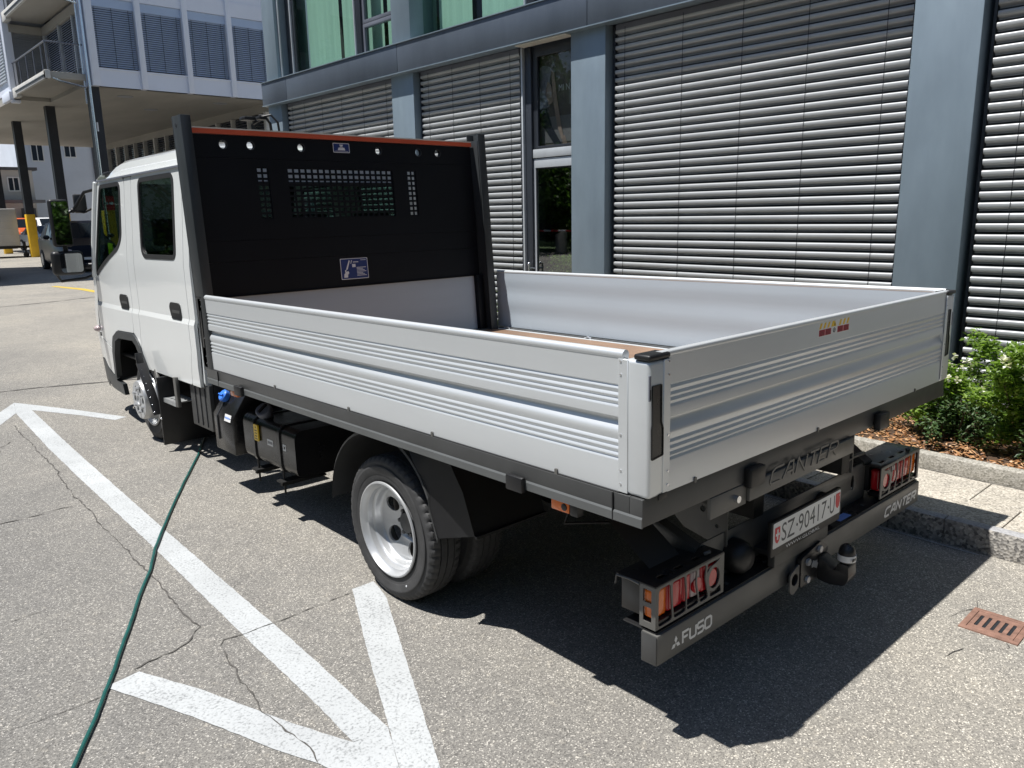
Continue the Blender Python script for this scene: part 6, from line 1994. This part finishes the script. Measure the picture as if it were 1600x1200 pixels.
# cross plate carrying lamps and plate
b = MB(); b.prism(rect(0.44, 1.72, -0.478, -0.315), [circ((1.6, -0.385), 0.016, 14, 0.034)], 'y', 0.13, 0.136)
cp = t_(b, "cross_plate", "frame2", bevel=0.001)
def lamp(x0, x1, outer_left):
    zl, zh = -0.468, -0.328
    y0 = 0.05
    t = MB()
    # guard: face plate with cut-outs
    W_ = x1 - x0
    def X(u): return x0 + W_ * (u if outer_left else 1 - u)
    def P(pts): return [(X(u), zl + (zh - zl) * v) for u, v in pts]
    cuts = [rnd_poly(P([(0.045, 0.06), (0.05, 0.92), (0.20, 0.93), (0.20, 0.75), (0.215, 0.4), (0.225, 0.08)]), 0.012, 4),
            rnd_poly(P([(0.26, 0.07), (0.245, 0.45), (0.235, 0.93), (0.40, 0.93), (0.42, 0.5), (0.42, 0.08)]), 0.010, 4),
            rnd_poly(P([(0.445, 0.08), (0.445, 0.5), (0.43, 0.93), (0.57, 0.93), (0.56, 0.6), (0.61, 0.1)]), 0.010, 4),
            rnd_poly(P([(0.64, 0.08), (0.59, 0.6), (0.60, 0.93), (0.72, 0.93), (0.70, 0.6), (0.755, 0.1)]), 0.010, 4),
            rnd_poly(P([(0.79, 0.06), (0.96, 0.06), (0.95, 0.25), (0.85, 0.16), (0.78, 0.22)]), 0.006, 3),
            rnd_poly(P([(0.745, 0.93), (0.735, 0.7), (0.785, 0.82), (0.88, 0.86), (0.94, 0.93)]), 0.005, 3),
            circ((X(0.85), zl + (zh - zl) * 0.5), W_ * 0.085, 20, (zh - zl) * 0.26)]
    cuts = [inset_poly(c, 0.0022) if i < 4 else c for i, c in enumerate(cuts)]
    t.prism(rect(x0, x1, zl, zh), cuts, 'y', y0, y0 + 0.004)
    xo = x0 if outer_left else x1
    sgn = 1 if outer_left else -1
    t.prism(rect(y0 + 0.004, y0 + 0.062, zl, zh), [rnd_poly(rect(y0 + 0.016, y0 + 0.048, zl + 0.085, zl + 0.128), 0.005), rnd_poly(rect(y0 + 0.016, y0 + 0.048, zl + 0.02, zl + 0.07), 0.005)], 'x', xo, xo + sgn * 0.004)
    lampo = t_(t, "tail_light", "frame2", smooth=25)
    t = MB()
    t.prism(rect(x0, x1, y0, y0 + 0.155), [rnd_poly(rect(x0 + W_ * a, x0 + W_ * (a + 0.1), y0 + 0.03, y0 + 0.045), 0.004) for a in (0.15, 0.4, 0.65)], 'z', zh + 0.0005, zh + 0.005)
    t.box(x0 + 0.02, x1 - 0.02, y0 + 0.062, y0 + 0.15, zl + 0.02, zh - 0.005)
    t_(t, "lamp_housing", "satin", lampo, bevel=0.0015)
    t = MB()
    xa = xo - sgn * 0.0
    t.tube([(xa, y0 + 0.062, zh - 0.004), (xa - sgn * 0.0, y0 + 0.1, zh + 0.0), (xa - sgn * 0.005, y0 + 0.15, zh), (xa - sgn * 0.005, y0 + 0.155, zh - 0.03)], 0.004, 6)
    t.tube([(x0 + W_ * 0.8, y0 + 0.03, zh + 0.01), (x0 + W_ * 0.84, y0 + 0.02, zh + 0.016), (x0 + W_ * 0.88, y0 + 0.03, zh + 0.01)], 0.006, 6)
    t_(t, "lamp_bracket", "frame2", lampo, each=True)
    # lenses as rounded blocks behind the guard
    segs = [(0.02, 0.2, "amber_lens"), (0.205, 0.43, "red_lens"), (0.435, 0.545, "red_lens"), (0.55, 0.69, "clear_lens"), (0.695, 0.96, "red_lens")]
    for u0, u1, mt in segs:
        t = MB(); xa, xb = sorted((X(u0), X(u1)))
        t.box(xa, xb, y0 + 0.012, y0 + 0.055, zl + 0.028, zh - 0.014)
        t_(t, "lens", mt, lampo, bevel=0.012, seg=3)
    t = MB(); t.disc((X(0.83), y0 + 0.016, (zl + zh) / 2), 0.03, 'y', -0.01, 0.0, 24); t.disc((X(0.62), y0 + 0.016, (zl + zh) / 2), 0.026, 'y', -0.007, 0.0, 24)
    t_(t, "reflector", "red_lens", lampo, each=True)
    t = MB(); t.box(x0 + 0.01, x1 - 0.01, y0 + 0.008, y0 + 0.06, zl + 0.003, zl + 0.02); t.box(x0 + W_ * 0.2, x0 + W_ * 0.3, y0 + 0.01, y0 + 0.06, -0.478, zl)
    t.box(x0 + W_ * 0.75, x0 + W_ * 0.85, y0 + 0.01, y0 + 0.06, -0.478, zl)
    t_(t, "lamp_foot", "satin", lampo, bevel=0.002, each=True)
lamp(0.108, 0.478, True)
lamp(1.695, 2.112, False)
b = MB(); b.tube([(2.112, 0.055, -0.34), (2.15, 0.1, -0.34), (2.15, 0.1, -0.46), (2.112, 0.055, -0.465)], 0.006, 6); b.tube([(1.53, 0.13, -0.32), (1.52, 0.13, -0.27), (1.58, 0.13, -0.262), (1.69, 0.13, -0.27)], 0.009, 8)
t_(b, "guard_hoop", "satin", each=True)
# reverse buzzers / domes either side of the plate
for x in (0.645, 1.30):
    b = MB(); b.lathe([(0.0, 0.062), (-0.03, 0.062), (-0.055, 0.055), (-0.072, 0.038), (-0.078, 0.0)], (x, 0.128, -0.41), 'y', 28); t_(b, "rubber_dome", "black")
# number plate
b = MB(); b.box(0.70, 1.215, 0.004, 0.022, -0.408, -0.276); np_ = t_(b, "number_plate", "black", bevel=0.004)
b = MB(); b.prism(rnd_poly(rect(0.708, 1.208, -0.376, -0.282), 0.006), [], 'y', 0.0025, 0.0036); t_(b, "plate_face", "plate", np_, smooth=0)
b = MB(); 
xx = 0.765
for part, w in (("SZ", 0.095), ("·", 0.012), ("90417", 0.215), ("·", 0.012), ("U", 0.042)):
    if part == "·":
        b.prism(circ((xx + 0.006, -0.329), 0.0055, 10), [], 'y', 0.0014, 0.0022)
    else:
        b.text(part, (xx, 0.0022, -0.363), (1, 0, 0), (0, 0, 1), width=w - 0.004, height=0.068, depth=0.0)
    xx += w + 0.006
t_(b, "plate_lettering", "grey_ink", np_, smooth=0)
b = MB(); b.prism(rnd_poly([(0.718, -0.300), (0.752, -0.300), (0.752, -0.335), (0.747, -0.352), (0.735, -0.361), (0.723, -0.352), (0.718, -0.335)], 0.003), [], 'y', 0.0014, 0.0022)
b.prism(rnd_poly([(1.17, -0.292), (1.203, -0.292), (1.203, -0.328), (1.198, -0.345), (1.1865, -0.354), (1.175, -0.345), (1.17, -0.328)], 0.003), [], 'y', 0.0014, 0.0022)
sh = t_(b, "red_shield", "red", np_, smooth=0, each=True)
b = MB(); b.prism([(0.731, -0.308), (0.739, -0.308), (0.739, -0.322), (0.748, -0.322), (0.748, -0.331), (0.739, -0.331), (0.739, -0.346), (0.731, -0.346), (0.731, -0.331), (0.722, -0.331), (0.722, -0.322), (0.731, -0.322)], [], 'y', 0.0006, 0.0013)
b.prism([(1.197, -0.297), (1.199, -0.297), (1.199, -0.300), (1.201, -0.300), (1.201, -0.302), (1.199, -0.302), (1.199, -0.306), (1.197, -0.306), (1.197, -0.302), (1.195, -0.302), (1.195, -0.300), (1.197, -0.300)], [], 'y', 0.0006, 0.0013)
t_(b, "white_cross", "plate", np_, smooth=0, each=True)
b = MB(); b.text("WWW.GLOBAL", (0.8, 0.0032, -0.398), (1, 0, 0), (0, 0, 1), width=0.25, height=0.012)
t_(b, "holder_lettering", "white_ink", np_, smooth=0)
b = MB(); b.box(0.76, 1.16, 0.022, 0.05, -0.47, -0.40); b.box(0.8, 1.1, 0.03, 0.13, -0.45, -0.43); t_(b, "plate_bracket", "frame", np_, bevel=0.002)
# tow hitch
b = MB(); b.prism(rnd_poly([(0.94, -0.61), (1.13, -0.61), (1.15, -0.5), (1.09, -0.462), (0.94, -0.49)], 0.015), [circ((1.115, -0.55), 0.018, 12)], 'y', 0.012, 0.03)
hitch = t_(b, "tow_hitch", "satin", bevel=0.002)
b = MB(); b.prism(rnd_poly([(0.012, -0.612), (0.012, -0.515), (-0.02, -0.535), (-0.05, -0.556), (-0.062, -0.55), (-0.064, -0.522), (-0.106, -0.522), (-0.11, -0.575), (-0.096, -0.607), (-0.04, -0.618)], 0.012, 4), [], 'x', 1.068, 1.132); t_(b, "ball_neck", "satin", hitch, bevel=0.012, seg=3)
b = MB(); b.lathe([(-0.03, 0.0), (-0.03, 0.031), (-0.005, 0.0315), (0.012, 0.03), (0.028, 0.024), (0.038, 0.012), (0.041, 0.0)], (1.1, -0.085, -0.488), 'z', 24); cap = t_(b, "ball_cap", "satin", hitch)
b = MB(); b.lathe([(-0.012, 0.0318), (-0.012, 0.0335), (0.012, 0.0335), (0.012, 0.0318)], (1.1, -0.085, -0.501), 'z', 24); t_(b, "white_band", "plate", hitch)
b = MB()
for k in range(3): b.box(1.075 + k * 0.010, 1.081 + k * 0.010, -0.1188, -0.1165, -0.506, -0.496)
t_(b, "band_print", "ink", hitch, smooth=0)
b = MB()
for (x, z) in ((0.985, -0.515), (0.985, -0.585), (1.075, -0.49)): b.disc((x, 0.012, z), 0.014, 'y', -0.01, 0, 6); 
t_(b, "hitch_bolt", "rim", hitch, each=True)
b = MB(); b.bar((1.02, 0.009, -0.53), (1.06, 0.009, -0.553), 0.022, 0.002, (0, 1, 0)); b.box(1.02, 1.06, 0.0095, 0.011, -0.55, -0.53); t_(b, "type_plate", "rim", hitch, smooth=0)
b = MB(); b.prism(rnd_poly([(0.865, -0.53), (0.93, -0.505), (0.93, -0.60), (0.89, -0.62), (0.865, -0.60)], 0.012), [circ((0.9, -0.56), 0.024, 20)], 'y', 0.014, 0.02); sk = t_(b, "socket_plate", "frame2", smooth=30)
b = MB(); b.lathe([(0.0, 0.026), (0.0, 0.022), (0.02, 0.02), (0.02, 0.0)], (0.9, 0.016, -0.56), 'y', 20); t_(b, "socket", "black", sk)

# side marker and cable under the bed
b = MB(); b.box(0.02, 0.045, 0.325, 0.405, -0.137, -0.1); sm_ = t_(b, "side_marker", "amber_lens", bevel=0.004)
b = MB(); b.box(0.022, 0.05, 0.29, 0.324, -0.14, -0.1); b.disc((0.02, 0.345, -0.118), 0.012, 'x', -0.003, 0.0, 14); t_(b, "marker_base", "black", sm_, bevel=0.002)
b = MB(); b.box(0.022, 0.046, 2.84, 2.93, -0.135, -0.105); t_(b, "side_marker", "amber_lens", bevel=0.004)
b = MB(); b.tube([(0.35, 0.55, -0.1), (0.32, 0.6, -0.25), (0.3, 0.62, -0.33), (0.5, 0.5, -0.35)], 0.006, 6); b.tube([(0.2, 2.05, -0.12), (0.22, 1.95, -0.2), (0.25, 1.85, -0.13)], 0.008, 6)
t_(b, "cable", "black", each=True)

# ---------- fuel tank, reagent tank, step, vent panel
def tank_profile(x0, x1, z0, z1, r):
    return rnd_poly([(x0, z0), (x1, z0), (x1, z1), (x0, z1)], r, 6)
b = MB(); b.extrude_profile(tank_profile(0.14, 0.62, -0.545, -0.285, 0.055), 'y', 2.44, 3.08)
tank = t_(b, "fuel_tank", "tank", smooth=35)
b = MB(); b.extrude_profile(tank_profile(0.132, 0.628, -0.505, -0.325, 0.05), 'y', 2.52, 3.0); 
for yy in (2.62, 2.94): 
    b2 = MB(); b2.extrude_profile(tank_profile(0.132, 0.628, -0.551, -0.279, 0.058), 'y', yy - 0.014, yy + 0.014); st_ = t_(b2, "tank_strap", "satin", tank, smooth=35)
    b2 = MB(); b2.box(0.13, 0.4, yy - 0.012, yy + 0.012, -0.62, -0.61); b2.tube([(0.15, yy, -0.67), (0.15, yy, -0.52)], 0.006, 8); b2.box(0.12, 0.3, yy - 0.035, yy + 0.035, -0.6, -0.59)
    t_(b2, "strap_bracket", "under", tank, each=True)
b = MB(); b.lathe([(-0.02, 0.028), (0.03, 0.03), (0.032, 0.046), (0.058, 0.046), (0.064, 0.04), (0.064, 0.0)], (0, 0, 0), 'z', 28)
rotc = Matrix.Rotation(math.radians(-38), 4, 'Y') @ Matrix.Rotation(math.radians(22), 4, 'X')
for v in b.v:
    q = rotc @ v; v.x, v.y, v.z = q.x + 0.2, q.y + 2.87, q.z - 0.272
cp_ = t_(b, "tank_cap", "wgrey", tank)
cpv = MB(); cpv.box(-0.03, 0.03, -0.006, 0.006, 0.062, 0.076)
for v in cpv.v:
    q = rotc @ v; v.x, v.y, v.z = q.x + 0.2, q.y + 2.87, q.z - 0.272
t_(cpv, "cap_grip", "black", tank)
b = MB(); b.prism(rnd_poly(rect(2.862, 2.916, -0.412, -0.318), 0.004), [], 'x', 0.1285, 0.1365); t_(b, "yellow_label", "yel", tank, smooth=0)
b = MB()
for k in range(4): b.prism(rect(2.874, 2.904, -0.402 + k * 0.016, -0.397 + k * 0.016), [], 'x', 0.1280, 0.1284)
b.prism([(2.882, -0.336), (2.896, -0.336), (2.889, -0.324)], [], 'x', 0.1280, 0.1284); t_(b, "label_print", "ink", tank, smooth=0)
b = MB(); b.prism(rect(2.70, 2.77, -0.415, -0.38), [], 'x', 0.1385, 0.1395); b.prism(rect(2.545, 2.58, -0.41, -0.375), [], 'x', 0.1385, 0.1395); t_(b, "white_label", "plate", tank, smooth=0, each=True)
b = MB()
for k in range(5): b.prism(rect(2.708 + k * 0.012, 2.715 + k * 0.012, -0.405, -0.39), [], 'x', 0.138, 0.1384)
b.prism(rect(2.553, 2.57, -0.4, -0.385), [], 'x', 0.138, 0.1384); t_(b, "label_print", "ink", tank, smooth=0)
b = MB(); b.extrude_profile([(0.125, -0.57), (0.125, -0.345), (0.245, -0.165), (0.45, -0.165), (0.45, -0.57)], 'y', 3.2, 3.49)
ad = t_(b, "reagent_tank", "tank", bevel=0.008)
b = MB(); b.box(0.119, 0.126, 3.415, 3.428, -0.5, -0.35); b.bar((0.1235, 3.4215, -0.352), (0.228, 3.4215, -0.193), 0.013, 0.008); t_(b, "cover_slot", "dark", ad, smooth=0)
b = MB(); b.lathe([(0.0, 0.03), (0.01, 0.037), (0.035, 0.037), (0.042, 0.03), (0.042, 0.0)], (0, 0, 0), 'z', 24)
rot = Matrix.Rotation(math.radians(-56), 4, 'Y')
for v in b.v:
    q = rot @ v; v.x, v.y, v.z = q.x + 0.19, q.y + 3.40, q.z - 0.245
t_(b, "blue_cap", "capblue", ad)
b = MB(); b.box(-0.004, 0.004, -0.028, 0.028, 0.042, 0.052)
for v in b.v:
    q = rot @ v; v.x, v.y, v.z = q.x + 0.19, q.y + 3.40, q.z - 0.245
t_(b, "cap_grip", "capblue", ad)
b = MB(); b.bar((0.1225, 3.31, -0.372), (0.1225, 3.22, -0.372), 0.002, 0.05); b.v = [v + Vector((0.004, 0, 0)) for v in b.v]
b = MB(); b.prism(rect(3.225, 3.315, -0.365, -0.325), [], 'x', 0.12, 0.1225)
for v in b.v:
    if v.z > -0.345: v.x += 0.011
t_(b, "white_label", "plate", ad, smooth=0)
b = MB(); b.prism(rect(3.235, 3.305, -0.35, -0.338), [], 'x', 0.1235, 0.1242); t_(b, "label_print", "lightblue", ad, smooth=0)
# vent panel behind the cab
b = MB(); b.box(0.2, 0.23, 3.72, 4.06, -0.53, -0.22); vp_ = t_(b, "vent_panel", "frame", bevel=0.004)
for k in range(3):
    b = MB(); b.box(0.195, 0.2005, 3.79 + k * 0.085, 3.80 + k * 0.085, -0.51, -0.25); t_(b, "vent_slot", "dark", vp_, smooth=0)
b = MB(); b.box(0.23, 0.7, 3.72, 4.06, -0.5, -0.2); b.tube([(0.3, 3.6, -0.2), (0.3, 3.58, -0.45)], 0.02, 8); b.tube([(0.34, 3.55, -0.18), (0.34, 3.55, -0.5)], 0.015, 8); b.box(0.25, 0.3, 3.56, 3.62, -0.33, -0.29)
t_(b, "air_box", "under", vp_, bevel=0.01, each=True)
# front step
b = MB()
b.bar((0.185, 4.68, -0.22), (0.15, 4.5, -0.405), 0.05, 0.02, (1, 0, 0)); b.bar((0.165, 4.215, -0.22), (0.16, 4.2, -0.43), 0.05, 0.025, (1, 0, 0))
stp = t_(b, "cab_step", "frame2", bevel=0.004, each=True)
b = MB(); hol = []
for i in range(4):
    for j in range(2): hol.append(circ((0.185 + j * 0.055, 4.27 + i * 0.06), 0.014, 8))
b.prism(rect(0.15, 0.28, 4.225, 4.49), hol, 'z', -0.408, -0.40); b.box(0.148, 0.152, 4.225, 4.49, -0.43, -0.4); t_(b, "step_tread", "step", stp, smooth=30)
# front mud flap strip with studs
b = MB(); b.bar((0.105, 4.765, -0.1), (0.105, 4.74, -0.2), 0.012, 0.05, (1, 0, 0)); b.bar((0.108, 4.75, -0.17), (0.12, 4.53, -0.53), 0.012, 0.065, (1, 0, 0)); fl_ = t_(b, "flap_strip", "satin", bevel=0.003, each=True)
b = MB(); b.box(0.12, 0.6, 4.47, 4.49, -0.75, -0.25); t_(b, "mud_flap", "black", fl_, bevel=0.004)
s = MB()
for k in range(7):
    q = k / 6; s.sphere((0.1, 4.72 - 0.18 * q, -0.22 - 0.29 * q), 0.007, 8, 5)
s.sphere((0.118, 4.464, -0.55), 0.008, 8, 5)
stuff(t_(s, "stud", "chrome", fl_))
